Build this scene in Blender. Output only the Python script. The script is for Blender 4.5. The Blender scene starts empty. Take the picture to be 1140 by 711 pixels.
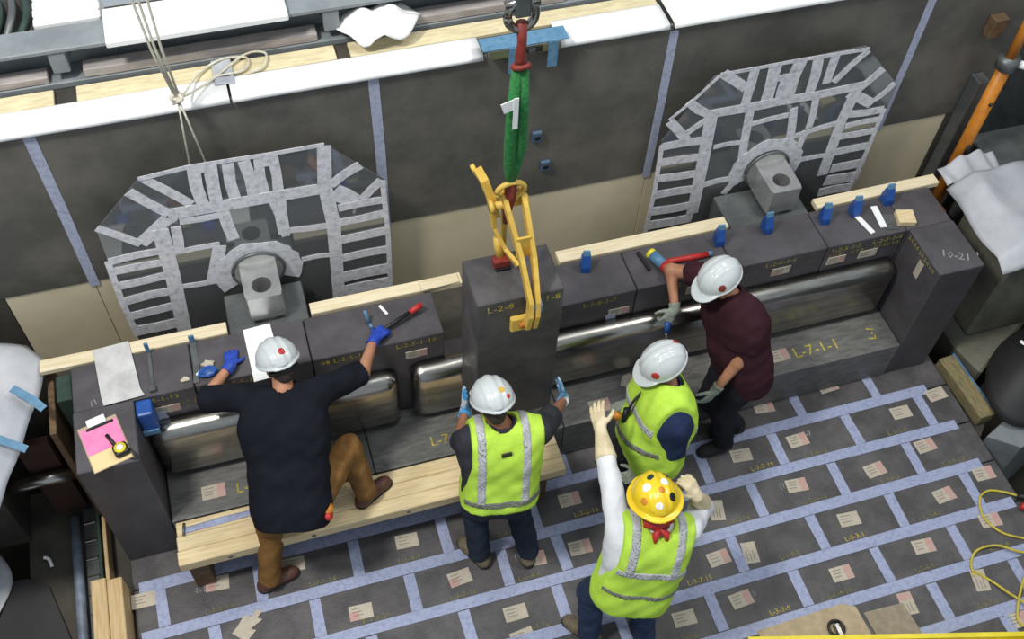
import bpy, bmesh, math, random
import numpy as np
from mathutils import Vector, Matrix
random.seed(7); rng = np.random.RandomState(5)
SC = bpy.context.scene; COL = SC.collection
V = Vector
# ------------------------------------------------------------------ camera, world, lamps, exposure
cam_d = bpy.data.cameras.new('camera'); cam = bpy.data.objects.new('camera', cam_d); COL.objects.link(cam)
SC.camera = cam
cam_d.sensor_width = 36.0; cam_d.lens = 1179.17 * 36.0 / 1140.0; cam_d.clip_end = 200
yaw, pit, rol = -0.34194, 0.93645, 0.06282
f_ = V((-math.sin(yaw)*math.cos(pit), math.cos(yaw)*math.cos(pit), -math.sin(pit)))
r_ = V((math.cos(yaw), math.sin(yaw), 0)); u_ = r_.cross(f_)
r2 = r_*math.cos(rol)+u_*math.sin(rol); u2 = -r_*math.sin(rol)+u_*math.cos(rol)
cam.matrix_world = Matrix(((r2.x,u2.x,-f_.x,2.1359),(r2.y,u2.y,-f_.y,-3.17886),(r2.z,u2.z,-f_.z,6.68088),(0,0,0,1)))
w = bpy.data.worlds.new('world'); SC.world = w; w.use_nodes = True
bg = w.node_tree.nodes['Background']; bg.inputs[0].default_value = (0.80, 0.90, 1.0, 1); bg.inputs[1].default_value = 0.42
def area(name, loc, target, size, power, color):
    l = bpy.data.lights.new(name, 'AREA'); l.shape = 'SQUARE'; l.size = size; l.energy = power; l.color = color
    o = bpy.data.objects.new(name, l); COL.objects.link(o); o.location = loc
    o.rotation_euler = (V(target)-V(loc)).to_track_quat('-Z', 'Y').to_euler(); return o
area('high_bay_lamp', (-0.8, -0.8, 9.5), (3.2, 0.4, 0), 1.0, 440, (1.0, 0.97, 0.9))
area('high_bay_lamp', (7.6, 0.0, 9.8), (4.6, 0.6, 0), 1.3, 170, (1.0, 0.97, 0.9))
area('high_bay_lamp', (3.6, 0.0, 11.0), (3.6, 0.4, 0), 1.6, 100, (0.97, 0.99, 1.0))
SC.view_settings.view_transform = 'Standard'; SC.view_settings.look = 'None'
SC.view_settings.exposure = 0.35; SC.view_settings.gamma = 1.0; SC.view_settings.use_curve_mapping = False

# ------------------------------------------------------------------ materials
def lin(c):
    return tuple(((x/255.0+0.055)/1.055)**2.4 if x/255.0 > 0.04045 else x/255.0/12.92 for x in c)
MATS = {}
def mat(name, c, c2=None, rough=.6, metal=0., nscale=6., detail=5., bump=0., bscale=40., stretch=(1,1,1), trans=0., ramp=(.38,.62), spec=.5, alpha=1., vary=0.):
    if name in MATS: return MATS[name]
    m = bpy.data.materials.new(name); m.use_nodes = True; nt = m.node_tree; N = nt.nodes; L = nt.links
    b = N['Principled BSDF']; b.inputs['Roughness'].default_value = rough; b.inputs['Metallic'].default_value = metal
    b.inputs['Specular IOR Level'].default_value = spec
    col = lin(c)+(1,)
    b.inputs['Base Color'].default_value = col
    tc = N.new('ShaderNodeTexCoord'); mp = N.new('ShaderNodeMapping'); mp.inputs['Scale'].default_value = stretch
    L.new(tc.outputs['Object'], mp.inputs[0])
    last = None
    if c2:
        n = N.new('ShaderNodeTexNoise'); n.inputs['Scale'].default_value = nscale; n.inputs['Detail'].default_value = detail
        n.inputs['Roughness'].default_value = .65
        L.new(mp.outputs[0], n.inputs['Vector'])
        r = N.new('ShaderNodeValToRGB'); r.color_ramp.elements[0].position = ramp[0]; r.color_ramp.elements[1].position = ramp[1]
        r.color_ramp.elements[0].color = col; r.color_ramp.elements[1].color = lin(c2)+(1,)
        L.new(n.outputs['Fac'], r.inputs[0]); last = r.outputs[0]
    if vary:
        oi = N.new('ShaderNodeObjectInfo'); mr = N.new('ShaderNodeMapRange')
        mr.inputs['To Min'].default_value = 1-vary; mr.inputs['To Max'].default_value = 1+vary
        L.new(oi.outputs['Random'], mr.inputs['Value'])
        hs = N.new('ShaderNodeHueSaturation'); hs.inputs['Color'].default_value = col
        if last: L.new(last, hs.inputs['Color'])
        L.new(mr.outputs[0], hs.inputs['Value']); last = hs.outputs[0]
    if last: L.new(last, b.inputs['Base Color'])
    if bump:
        n2 = N.new('ShaderNodeTexNoise'); n2.inputs['Scale'].default_value = bscale; n2.inputs['Detail'].default_value = 4
        L.new(mp.outputs[0], n2.inputs['Vector'])
        bp = N.new('ShaderNodeBump'); bp.inputs['Strength'].default_value = bump; bp.inputs['Distance'].default_value = .01
        L.new(n2.outputs['Fac'], bp.inputs['Height']); L.new(bp.outputs[0], b.inputs['Normal'])
    if trans: b.inputs['Transmission Weight'].default_value = trans
    if alpha < 1: b.inputs['Alpha'].default_value = alpha
    MATS[name] = m; return m
GRAPH = mat('graphite_block', (68,66,68), (90,87,88), rough=.55, nscale=5, bump=.25, bscale=60, vary=.10)
GRAPHB = mat('graphite_bench', (68,65,68), (82,79,83), rough=.5, nscale=4, bump=.2, bscale=70, vary=.06)
WORN = mat('worn_ledge', (88,88,86), (112,111,108), rough=.5, nscale=9, bump=.25, bscale=50, stretch=(1,4,4))
TAPE = mat('blue_tape', (160,168,198), (128,137,170), rough=.55, nscale=38, ramp=(.45,.75), bump=.3, bscale=120)
PAPER = mat('label_paper', (180,170,153), (192,183,166), rough=.7, nscale=30, vary=.06)
PINK = mat('label_pink', (196,146,142), (186,160,148), rough=.7, nscale=20)
INK = mat('label_ink', (140,132,124), rough=.8)
CHALK = mat('yellow_chalk', (214,196,70), (150,138,50), rough=.9, nscale=60)
CHALKD = mat('yellow_chalk_faint', (146,142,72), (92,90,64), rough=.9, nscale=60)
WCHALK = mat('white_chalk', (170,170,170), (110,110,112), rough=.9, nscale=70)
STEEL = mat('dark_steel_panel', (112,109,102), (88,87,82), rough=.5, metal=.1, nscale=2.2, bump=.05, bscale=10, vary=.05)
BEIGE = mat('beige_steel_panel', (232,220,190), (216,204,172), rough=.4, nscale=1.2, bump=.02)
WALLTAPE = mat('wall_seam_tape', (178,184,206), (136,142,168), rough=.5, nscale=40, ramp=(.45,.8))
WHITE = mat('white_sheet', (245,245,244), (236,238,238), rough=.55, nscale=4)
INSUL = mat('yellow_insulation', (226,214,178), (204,190,152), rough=.8, nscale=8, stretch=(1,5,5))
GREYPAINT = mat('grey_paint', (136,142,146), (120,126,130), rough=.45, nscale=5)
GREYDECK = mat('grey_deck_board', (176,170,168), (148,140,138), rough=.6, nscale=5, stretch=(1,6,6))
SILVERTAPE = mat('silver_tape', (236,236,241), (176,178,188), rough=.4, metal=.1, nscale=22, ramp=(.45,.75), bump=.25, bscale=45)
INOX = mat('stainless', (178,176,170), (150,146,138), rough=.25, metal=1., nscale=3, stretch=(1,7,7), bump=.04, bscale=12)
MILLED = mat('milled_steel', (206,206,204), (188,188,188), rough=.34, metal=.75, nscale=9)
GALV = mat('grey_steel', (112,116,116), (94,98,98), rough=.42, metal=.5, nscale=6)
WOOD = mat('pine_lumber', (226,208,168), (208,184,138), rough=.65, nscale=7, stretch=(.6,9,9), vary=.05, bump=.1)
WOODP = mat('pale_lumber', (230,218,190), (214,198,160), rough=.65, nscale=7, stretch=(.6,9,9), vary=.04)
WOODY = mat('pine_lumber_lengthwise', (208,184,140), (188,156,108), rough=.65, nscale=7, stretch=(9,.6,9), vary=.05)
PLY = mat('brown_plywood', (112,88,62), (84,64,46), rough=.7, nscale=8, stretch=(1,3,3))
CARD = mat('cardboard', (186,168,140), (166,148,120), rough=.8, nscale=12)
DARK = mat('pit_concrete', (74,70,62), (52,50,46), rough=.85, nscale=2.5, bump=.2)
CONC = mat('stained_concrete', (118,116,102), (92,92,82), rough=.8, nscale=2.6, bump=.2, bscale=18)
RUBBER = mat('black_rubber', (44,44,46), (34,34,36), rough=.6, nscale=4)
TARP = mat('white_tarp', (188,190,196), (166,170,178), rough=.5, nscale=3, bump=.25, bscale=9)
BLUETAPE = mat('painter_tape', (98,140,170), (80,122,154), rough=.6, nscale=20)
YEL = mat('yellow_paint', (224,188,88), (206,168,70), rough=.45, nscale=9)
YELRAIL = mat('bright_yellow_paint', (240,222,50), (224,204,40), rough=.5, nscale=9)
GREEN = mat('green_sling', (46,132,66), (34,104,50), rough=.75, nscale=40, bump=.4, bscale=90)
ROPE = mat('white_rope', (226,222,206), (196,190,172), rough=.8, nscale=60)
YROPE = mat('yellow_cable', (206,190,70), (186,168,56), rough=.6, nscale=20)
RUST = mat('rusty_red', (140,52,40), (112,40,34), rough=.6, nscale=20)
ORANGE = mat('orange_paint', (212,136,44), (194,118,36), rough=.45, nscale=10)
REDP = mat('red_paint', (196,50,44), (176,40,38), rough=.45, nscale=10)
BLUEP = mat('blue_plastic', (34,84,160), (28,70,140), rough=.4, nscale=10)
LBLUE = mat('light_blue_plastic', (96,140,172), (78,120,156), rough=.4, nscale=10)
BLACK = mat('black_plastic', (28,28,30), rough=.5)
DGREEN = mat('dark_green_paint', (44,66,58), (36,54,48), rough=.5, nscale=8)
LIME = mat('lime_vest', (190,228,84), (178,216,74), rough=.75, spec=.15, nscale=14, bump=.7, bscale=9)
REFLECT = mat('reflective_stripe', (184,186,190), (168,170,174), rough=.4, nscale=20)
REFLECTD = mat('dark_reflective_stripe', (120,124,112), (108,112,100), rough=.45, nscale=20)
NAVY = mat('navy_tee', (26,28,37), (21,23,31), rough=.9, spec=.15, nscale=9, bump=.8, bscale=7)
NAVYB = mat('blue_tee', (44,56,88), (36,46,76), rough=.9, spec=.15, nscale=9)
CHAR = mat('charcoal_tee', (58,58,66), (48,48,54), rough=.9, spec=.15, nscale=9)
MAROON = mat('maroon_polo', (62,34,42), (52,28,36), rough=.9, spec=.15, nscale=9, bump=.8, bscale=8)
TAN = mat('tan_canvas', (136,100,58), (114,82,46), rough=.9, spec=.15, nscale=12, bump=.2, bscale=100)
JEAN = mat('blue_denim', (54,66,92), (42,54,78), rough=.9, spec=.15, nscale=14, bump=.2, bscale=120)
JEAND = mat('dark_denim', (46,54,68), (38,44,56), rough=.9, spec=.15, nscale=14)
BLKPANT = mat('black_trousers', (42,42,48), (34,34,40), rough=.9, spec=.15, nscale=9)
WSHIRT = mat('white_shirt', (226,228,232), (212,214,220), rough=.8, nscale=8, bump=.2, bscale=40)
SKIN = mat('skin', (186,134,104), (172,118,90), rough=.55, nscale=12)
SKIN2 = mat('tanned_skin', (160,110,84), (146,98,74), rough=.55, nscale=12)
HAIR = mat('dark_hair', (44,36,32), (60,48,42), rough=.8, nscale=60, bump=.5, bscale=140)
HATW = mat('white_hard_hat', (204,209,211), (196,202,204), rough=.22, nscale=5)
HATY = mat('yellow_hard_hat', (240,208,44), (230,194,36), rough=.25, nscale=5)
EYEW = mat('eye_white', (225,222,216), rough=.3)
LIP = mat('lip', (150,86,76), rough=.6)
GBLUE = mat('blue_nitrile', (42,78,186), (34,66,166), rough=.45, nscale=20)
GLB = mat('blue_palm_glove', (70,150,206), (206,214,220), rough=.6, nscale=16, ramp=(.48,.56))
GGREY = mat('grey_knit_glove', (150,158,146), (126,134,124), rough=.8, nscale=60, bump=.3, bscale=150)
GCREAM = mat('cream_leather_glove', (222,208,176), (200,184,148), rough=.75, nscale=14, bump=.2, bscale=60)
LEATHER = mat('brown_boot_leather', (98,62,50), (80,50,40), rough=.55, nscale=14)
BOOTG = mat('tan_boot_suede', (124,112,92), (96,86,70), rough=.8, nscale=20)
SOLE = mat('boot_sole', (40,38,38), rough=.8)
def acrylic():
    """thin clear sheet: lets light through, reflects like polished plastic"""
    m = bpy.data.materials.new('clear_acrylic'); m.use_nodes = True; nt = m.node_tree; nt.nodes.clear()
    o = nt.nodes.new('ShaderNodeOutputMaterial'); mx = nt.nodes.new('ShaderNodeMixShader'); t = nt.nodes.new('ShaderNodeBsdfTransparent'); g = nt.nodes.new('ShaderNodeBsdfGlossy'); fr = nt.nodes.new('ShaderNodeFresnel')
    t.inputs[0].default_value = (.93,.95,.95,1); g.inputs['Roughness'].default_value = .05; g.inputs['Color'].default_value = (.9,.95,.95,1); fr.inputs['IOR'].default_value = 2.3
    nt.links.new(fr.outputs[0], mx.inputs[0]); nt.links.new(t.outputs[0], mx.inputs[1]); nt.links.new(g.outputs[0], mx.inputs[2]); df = nt.nodes.new('ShaderNodeBsdfDiffuse'); df.inputs[0].default_value = (.55,.56,.57,1); m2 = nt.nodes.new('ShaderNodeMixShader'); m2.inputs[0].default_value = .16  # even grey haze mixed in to brighten the shaded gaps between tapes
    nt.links.new(mx.outputs[0], m2.inputs[1]); nt.links.new(df.outputs[0], m2.inputs[2]); nt.links.new(m2.outputs[0], o.inputs[0]); return m
ACRYL = acrylic()

# ------------------------------------------------------------------ object helpers
ORG = {}
def link(o, parent=None, origin=None):
    COL.objects.link(o)
    if parent is not None: o.parent = parent; ORG[o.name] = ORG[parent.name]
    else: o.location = origin; ORG[o.name] = V(origin)
    return o
def emit(name, verts, faces, m, parent=None, smooth=False, fm=None, origin=None):
    """one mesh object from world-space vertices"""
    vs = np.asarray(verts, float)
    if parent is None and origin is None:
        lo, hi = vs.min(0), vs.max(0); origin = ((lo[0]+hi[0])/2, (lo[1]+hi[1])/2, lo[2])
    og = ORG[parent.name] if parent is not None else V(origin)
    me = bpy.data.meshes.new(name); me.from_pydata((vs-np.array(og)).tolist(), [], faces if isinstance(faces, list) else faces.tolist())
    for q in (m if isinstance(m, (list, tuple)) else [m]): me.materials.append(q)
    if fm is not None: me.polygons.foreach_set('material_index', fm)
    if smooth: me.polygons.foreach_set('use_smooth', [True]*len(me.polygons))
    me.update()
    return link(bpy.data.objects.new(name, me), parent, og)
def emitbm(name, bm, m, parent=None, smooth=False, origin=None, fm=None):
    bm.verts.index_update()
    o = emit(name, [v.co[:] for v in bm.verts], [[v.index for v in f.verts] for f in bm.faces], m, parent, smooth, fm, origin)
    bm.free(); return o
def tag(o, label=None, cat=None, group=None, kind=None):
    if label: o['label'] = label
    if cat: o['category'] = cat
    if group: o['group'] = group
    if kind: o['kind'] = kind
    return o
def empty(name, loc, label, cat, group=None, kind=None):
    o = bpy.data.objects.new(name, None); link(o, None, loc); o.empty_display_size = .1
    return tag(o, label, cat, group, kind)
def boxv(x0,x1,y0,y1,z0,z1):
    return [(x0,y0,z0),(x1,y0,z0),(x1,y1,z0),(x0,y1,z0),(x0,y0,z1),(x1,y0,z1),(x1,y1,z1),(x0,y1,z1)]
BF = [[0,3,2,1],[4,5,6,7],[0,1,5,4],[1,2,6,5],[2,3,7,6],[3,0,4,7]]
def box(name, b, m, parent=None, bev=0.004, seg=1, rot=None, piv=None, smooth=False):
    bm = bmesh.new(); vs = [bm.verts.new(v) for v in boxv(*b)]
    for f in BF: bm.faces.new([vs[i] for i in f])
    if bev: bmesh.ops.bevel(bm, geom=bm.edges[:], offset=bev, segments=seg, affect='EDGES', profile=.5)
    if rot is not None:
        c = V(piv) if piv else V(((b[0]+b[1])/2,(b[2]+b[3])/2,(b[4]+b[5])/2))
        R = rot if isinstance(rot, Matrix) else Matrix.Rotation(rot, 3, 'Z')
        for v in bm.verts: v.co = c + R @ (v.co-c)
    return emitbm(name, bm, m, parent, smooth)
def prism(name, poly, z0, z1, m, parent=None, axis='z', bev=0):
    """extruded polygon; axis z: poly=(x,y); axis y: poly=(x,z) extruded y0..y1"""
    n = len(poly)
    P = (lambda a,b,c: (a,b,c)) if axis == 'z' else ((lambda a,b,c: (a,c,b)) if axis == 'y' else (lambda a,b,c: (c,a,b)))
    bm = bmesh.new(); lo = [bm.verts.new(P(a,b,z0)) for a,b in poly]; hi = [bm.verts.new(P(a,b,z1)) for a,b in poly]
    bm.faces.new(lo); bm.faces.new(hi)
    for i in range(n): bm.faces.new((lo[i], lo[(i+1)%n], hi[(i+1)%n], hi[i]))
    bmesh.ops.recalc_face_normals(bm, faces=bm.faces[:])
    if bev: bmesh.ops.bevel(bm, geom=bm.edges[:], offset=bev, segments=1, affect='EDGES')
    return emitbm(name, bm, m, parent)
def catmull(pts, n=6):
    pts = [V(p) for p in pts]; out = []
    for i in range(len(pts)-1):
        p0 = pts[max(i-1,0)]; p1 = pts[i]; p2 = pts[i+1]; p3 = pts[min(i+2,len(pts)-1)]
        for k in range(n):
            t = k/n
            out.append(.5*((2*p1)+(p2-p0)*t+(2*p0-5*p1+4*p2-p3)*t*t+(3*p1-p0-3*p2+p3)*t**3))
    out.append(pts[-1]); return out
def tubegeo(pts, rad, ns=8, flat=1.0):
    pts = [V(p) for p in pts]; rs = rad if isinstance(rad,(list,tuple)) else [rad]*len(pts)
    vs, fs = [], []; up = V((0,0,1)); prev = None
    for i,p in enumerate(pts):
        t = (pts[min(i+1,len(pts)-1)]-pts[max(i-1,0)]).normalized()
        if prev is None:
            a = up.cross(t) if abs(t.z) < .95 else V((1,0,0)).cross(t)
        else: a = prev - t*prev.dot(t)
        a.normalize(); b = t.cross(a); prev = a
        for k in range(ns):
            q = 2*math.pi*k/ns; vs.append(p + a*math.cos(q)*rs[i] + b*math.sin(q)*rs[i]*flat)
        if i:
            o = (i-1)*ns
            for k in range(ns): fs.append([o+k, o+(k+1)%ns, o+ns+(k+1)%ns, o+ns+k])
    fs.append(list(range(ns))[::-1]); o = (len(pts)-1)*ns; fs.append([o+k for k in range(ns)])
    return vs, fs
def tube(name, pts, rad, m, parent=None, ns=8, smooth=True, curve=0, flat=1.0):
    if curve: pts = catmull(pts, curve)
    vs, fs = tubegeo(pts, rad, ns, flat)
    return emit(name, vs, fs, m, parent, smooth)
def torus(name, c, R, r, ax, m, parent=None, n=20, a0=0, a1=2*math.pi, sx=1.):
    ax = V(ax).normalized(); a = ax.orthogonal().normalized(); b = ax.cross(a)
    if abs(ax.z) < .9: b = (V((0,0,1))-ax*ax.z).normalized(); a = b.cross(ax)
    pts = [V(c)+a*math.cos(a0+(a1-a0)*i/n)*R*sx+b*math.sin(a0+(a1-a0)*i/n)*R for i in range(n+1)]
    return tube(name, pts, r, m, parent)
def strip(name, pts, width, m, parent, nrm, thick=.003, lift=0.):
    """flat ribbon of tape along a polyline, lying on a plane with normal nrm"""
    nrm = V(nrm); pts = [V(p) for p in pts]; vs, fs = [], []
    for i,p in enumerate(pts):
        t = (pts[min(i+1,len(pts)-1)]-pts[max(i-1,0)]).normalized(); s = nrm.cross(t).normalized()*width*.5*(1+random.uniform(-.06,.06))
        for d,l in ((-1,0),(1,0),(1,1),(-1,1)): vs.append(p+s*d+nrm*(lift+thick*l))
        if i:
            o = 4*(i-1)
            for k in range(4): fs.append([o+k, o+(k+1)%4, o+4+(k+1)%4, o+4+k])
    fs.append([3,2,1,0]); o = 4*(len(pts)-1); fs.append([o,o+1,o+2,o+3])
    return emit(name, vs, fs, m, parent)
TXT = {}
def textmesh(s):
    if s not in TXT:
        c = bpy.data.curves.new('writing', 'FONT'); c.body = s; c.size = 1.0; c.align_x = 'CENTER'; c.align_y = 'CENTER'; c.resolution_u = 1
        o = bpy.data.objects.new('writing', c); COL.objects.link(o); bpy.context.view_layer.update()
        me = bpy.data.meshes.new_from_object(o); TXT[s] = ([v.co[:] for v in me.vertices], [list(p.vertices) for p in me.polygons])
        bpy.data.objects.remove(o); bpy.data.curves.remove(c); bpy.data.meshes.remove(me)
    return TXT[s]
def text(s, loc, xdir, ydir, size, m, parent, name='writing', jitter=.004):
    vs, fs = textmesh(s); x = V(xdir).normalized(); y = V(ydir).normalized(); l = V(loc)
    return emit(name, [l+x*a*size+y*b*size for a,b,_ in vs], [f[:] for f in fs], m, parent)
def cloth(name, fn, nu, nv, m, parent=None, thick=.004):
    """solid sheet: fn(u,v)->point, given a thickness along its normals"""
    P = np.array([[fn(i/nu, j/nv) for j in range(nv+1)] for i in range(nu+1)], float)
    du = np.gradient(P, axis=0); dv = np.gradient(P, axis=1); n = np.cross(du, dv); n /= np.linalg.norm(n, axis=2, keepdims=True)+1e-9
    n *= np.sign(n[...,2:].mean()) if abs(n[...,2].mean()) > .05 else 1
    top = P.reshape(-1,3); bot = (P-n*thick).reshape(-1,3); K = len(top); fs = []
    idx = lambda i,j: i*(nv+1)+j
    for i in range(nu):
        for j in range(nv):
            q = [idx(i,j), idx(i+1,j), idx(i+1,j+1), idx(i,j+1)]; fs.append(q); fs.append([K+k for k in q[::-1]])
    ring = [idx(i,0) for i in range(nu)]+[idx(nu,j) for j in range(nv)]+[idx(i,nv) for i in range(nu,0,-1)]+[idx(0,j) for j in range(nv,0,-1)]
    for a in range(len(ring)):
        b = (a+1)%len(ring); fs.append([ring[b], ring[a], K+ring[a], K+ring[b]])
    return emit(name, np.vstack([top,bot]), fs, m, parent, smooth=True)
# paper label: shared mesh, placed by object transform
LAB = {}
def label(loc, parent, wx=.152, wy=.100, rz=0., kind=0, frame=None):
    key = (round(wx,3), round(wy,3), kind)
    if key not in LAB:
        me = bpy.data.meshes.new('paper_label'); vs = []; fs = []; fm = []
        def q(x0,x1,y0,y1,z0,z1,mi):
            o = len(vs); vs.extend(boxv(x0,x1,y0,y1,z0,z1)); fs.extend([[o+i for i in f] for f in BF]); fm.extend([mi]*6)
        a, b = wx/2, wy/2
        q(-a,a,-b,b,0,.004,0)
        if kind in (1,2): q(a*.3,a*.97,-b*.95,b*.95,.004,.0045,1)
        if kind == 3: q(-a*.97,-a*.2,-b*.95,b*.2,.004,.0045,1)
        for i in range(3): q(-a*.75, a*random.uniform(-.1,.25), b*(.55-.45*i)-.003, b*(.55-.45*i)+.003, .0046,.005,2)
        me.from_pydata(vs, [], fs)
        for mm in (PAPER,PINK,INK): me.materials.append(mm)
        me.polygons.foreach_set('material_index', fm); LAB[key] = me
    o = bpy.data.objects.new('paper_label', LAB[key]); COL.objects.link(o); o.parent = parent; ORG[o.name] = ORG[parent.name]
    M = Matrix.Rotation(rz, 4, 'Z')
    if frame: x,y,z = [V(a).normalized() for a in frame]; M = Matrix(((x.x,y.x,z.x,0),(x.y,y.y,z.y,0),(x.z,y.z,z.z,0),(0,0,0,1))) @ M
    o.matrix_basis = Matrix.Translation(V(loc)-ORG[parent.name]) @ M
    return o
FRONT = ((1,0,0),(0,0,1),(0,-1,0))      # frame of a face that looks towards -y
# ------------------------------------------------------------------ setting: pit, walls, floor
tag(box('pit_floor', (-4,10,-7,6,-1.7,-1.6), DARK, bev=0), kind='structure')
tag(box('wall_left', (-1.75,-1.6,-7,6,-1.6,2.4), DARK, bev=0), kind='structure')
tag(box('wall_right', (8.3,8.45,-7,6,-1.6,2.4), GALV, bev=0), kind='structure')
W = 0.3374
ROWS = {0:[1.25,1.88,2.51,3.14,3.77,4.40,5.027,5.618,6.234], 1:[.947,1.572,2.209,2.821,3.45,4.09,4.735,5.314,5.922,6.533],
 2:[1.25,1.887,2.514,3.148,3.547,4.37,5.0,5.627,6.24], 3:[.94,1.57,2.19,2.809,3.442,4.06,4.693,5.303,5.919,6.524],
 4:[1.25,1.88,2.5,3.14,3.77,4.398,5.006,5.617,6.222], 5:[.93,1.56,2.18,2.80,3.42,4.03,4.65,5.26,5.869,6.5], 6:[1.25,1.88,2.5,3.14,3.77,4.40,5.01,5.62,6.229], 7:[.93,1.56,2.18,2.80,3.42,4.03,4.65,5.26,5.87,6.5]}
floor = box('floor', (.76,6.83,-7*W-.02,.98,-.45,-.105), DARK, bev=0); tag(floor, kind='structure')
STK = [(.835,-.083,0),(1.304,-.096,3),(2.564,-.141,0),(2.165,-.543,3),(2.84,-.492,3),(3.127,-.822,0),(3.357,-.499,2),(3.681,-.504,1),(3.724,-.146,2),(5.033,-.148,0),(5.487,-.143,1),(5.319,-.475,1),(4.69,-.502,0),(4.784,-.855,0),(4.561,-.833,2),(5.365,.186,1),(5.914,.225,2),(6.346,-.133,0),(5.921,-.516,2),(6.686,-.062,0),(6.379,-.436,2),(5.556,-.816,0),(6.674,-.756,1),(6.304,-.831,1),(6.517,-1.093,1),(5.961,-1.139,1),(5.322,-1.161,1),(4.589,-1.143,1),(4.177,-1.159,0),(5.647,-1.475,2),(6.208,-1.465,0),(6.304,-1.777,1),(3.125,-.989,0),(1.80,-.10,0)]
ROT = {(4.69,-.502):1.35,(4.784,-.855):1.45,(5.647,-1.475):1.5,(6.208,-1.465):1.4}
for r, js in ROWS.items():
    y1 = (1-r)*W-.004; y0 = y1-W+.008
    xs = [.77]+js+[6.82]
    for i in range(len(xs)-1):
        h = random.uniform(-.0025,.0025)
        b = box('floor_block', (xs[i]+.004, xs[i+1]-.004, y0, y1, -.105, h), GRAPH, floor, bev=.006)
        for sx,sy,k in STK:
            if xs[i] < sx < xs[i+1] and y0-.004 < sy <= y1+.004: label((sx,sy,h+.001), b, rz=ROT.get((sx,sy), random.uniform(-.10,.10)), kind=k)
        if r >= 1 and xs[i+1]-xs[i] > .3:
            cx = (xs[i]+xs[i+1])/2
            text('L-%d-%d-%d' % (random.randint(1,3), random.randint(1,9), random.randint(1,20)), (cx+random.uniform(-.08,.12), y0+.062, h+.0015), (1,0,0), (0,1,0), .052, CHALKD if random.random()<.75 else CHALK, b)
            if random.random() < .22:
                text(random.choice(['H 31','10-3','A-7','21 S','(10,2)','6-12']), (cx-.05, y0+.22, h+.0015), (1,.05*random.uniform(-1,1),0), (0,1,0), .06, WCHALK, b)
for r in range(7):
    y = -r*W; x0 = .80+random.uniform(0,.03); x1 = (6.64,6.70,6.70,6.76,6.80,6.80,6.80)[r]
    strip('tape_strip', [(x0,y,.003),(2.2,y+.004,.003),(4.2,y-.003,.003),(5.6,y+.002,.003),(x1,y,.003)], .078, TAPE, floor, (0,0,1), .002)
for r, js in ROWS.items():
    y1 = (1-r)*W-.042; y0 = y1-W+.084
    if r == 0: y1 = .26
    for x in js:
        strip('tape_strip', [(x+random.uniform(-.006,.006),y0,.003),(x+random.uniform(-.006,.006),y1,.003)], .074, TAPE, floor, (0,0,1), .0015)
# jagged torn white label at lower left of the floor
prism('torn_label', [(1.35,-.46),(1.43,-.54),(1.50,-.48),(1.47,-.46),(1.55,-.42),(1.52,-.40),(1.56,-.36),(1.52,-.345),(1.48,-.38),(1.44,-.36),(1.40,-.41)], .004, .007, PAPER, floor)
# ledges beside the floor
lg = prism('trim_1', [(.10,-3),(.755,-3),(.755,.98),(.10,.98)], -1.58, -.16, DARK); tag(lg, kind='structure')
rg = prism('trim_2', [(6.835,-.48),(7.02,-.30),(7.02,.22),(6.835,.22)], -1.58, -.06, DARK); tag(rg, kind='structure')
# ------------------------------------------------------------------ back wall
wb = box('wall_back', (-1.4,7.42,1.525,2.5,-1.58,2.60), DARK, bev=0); tag(wb, kind='structure')
SE = [-1.4,.988,2.869,4.732,6.56,7.42]
for i in range(5):
    box('steel_panel', (SE[i]+.006, SE[i+1]-.006, 1.5, 1.524, 1.338, 2.612), STEEL, wb, bev=.003)
BE = [.45,.988,2.869,4.732,6.56,7.14]
for i in range(5): box('beige_panel', (BE[i]+.002, BE[i+1]-.002, 1.506, 1.524, -.4, 1.334), BEIGE, wb, bev=.002)
box('dark_edge_panel', (-1.4,.446,1.504,1.524,-.4,1.334), DARK, wb, bev=0); box('dark_edge_panel', (7.144,7.42,1.50,1.524,-.4,1.334), DARK, wb, bev=0)
for i,x in enumerate(SE[1:5]):
    strip('seam_tape', [(x,1.4985,2.60 if i!=2 else 2.57),(x+.004,1.4985,2.0),(x,1.4985,1.30)], .062, WALLTAPE, wb, (0,-1,0), .002)
for (x,z) in ((3.887,1.906),(3.96,1.627)):
    h = box('lug', (x-.035,x+.035,1.468,1.4995,z-.045,z+.045), mat('slate_blue_paint',(70,92,116),rough=.5), wb, bev=.012, seg=2)
    tube('lug_hole', [(x,1.466,z),(x,1.472,z)], .02, BLACK, h, ns=10)
# coverings along the wall top
def sheet(x0,x1,y0,y1,z,lab,sl=0):
    def fn(u,v): return (x0+(x1-x0)*u+sl*v, y0+(y1-y0)*v, z+.004*math.sin(7*u)*math.sin(3*v)+(-.03*(1-v/.08) if v<.08 else 0))
    return tag(cloth('paper_cover', fn, 14, 14, WHITE, thick=.006), lab, 'paper cover', 'white covers along the wall top')
sheet(-.6,2.06,1.478,1.665,2.632,'white paper cover on the wall top at the far left, under the hanging rope')
sheet(2.075,3.52,1.478,1.66,2.632,'white paper cover on the wall top between the rope and the blue taped level')
sheet(3.99,4.69,1.478,1.69,2.632,'white paper cover on the wall top just right of the blue taped level',-.0)
sheet(4.72,6.6,1.478,1.74,2.632,'white paper cover on the wall top at the upper right, beyond the dark gap')
for x0,x1,n in ((-.6,1.14,'left end'),(1.26,2.70,'middle'),(2.78,4.69,'right part')):
    c = box('insulation_board', (x0,x1,1.672,1.80,2.602,2.628), INSUL, bev=.004); tag(c, 'yellow insulation board lying behind the white paper on the wall top, %s' % n, 'board', 'yellow insulation boards')
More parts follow.
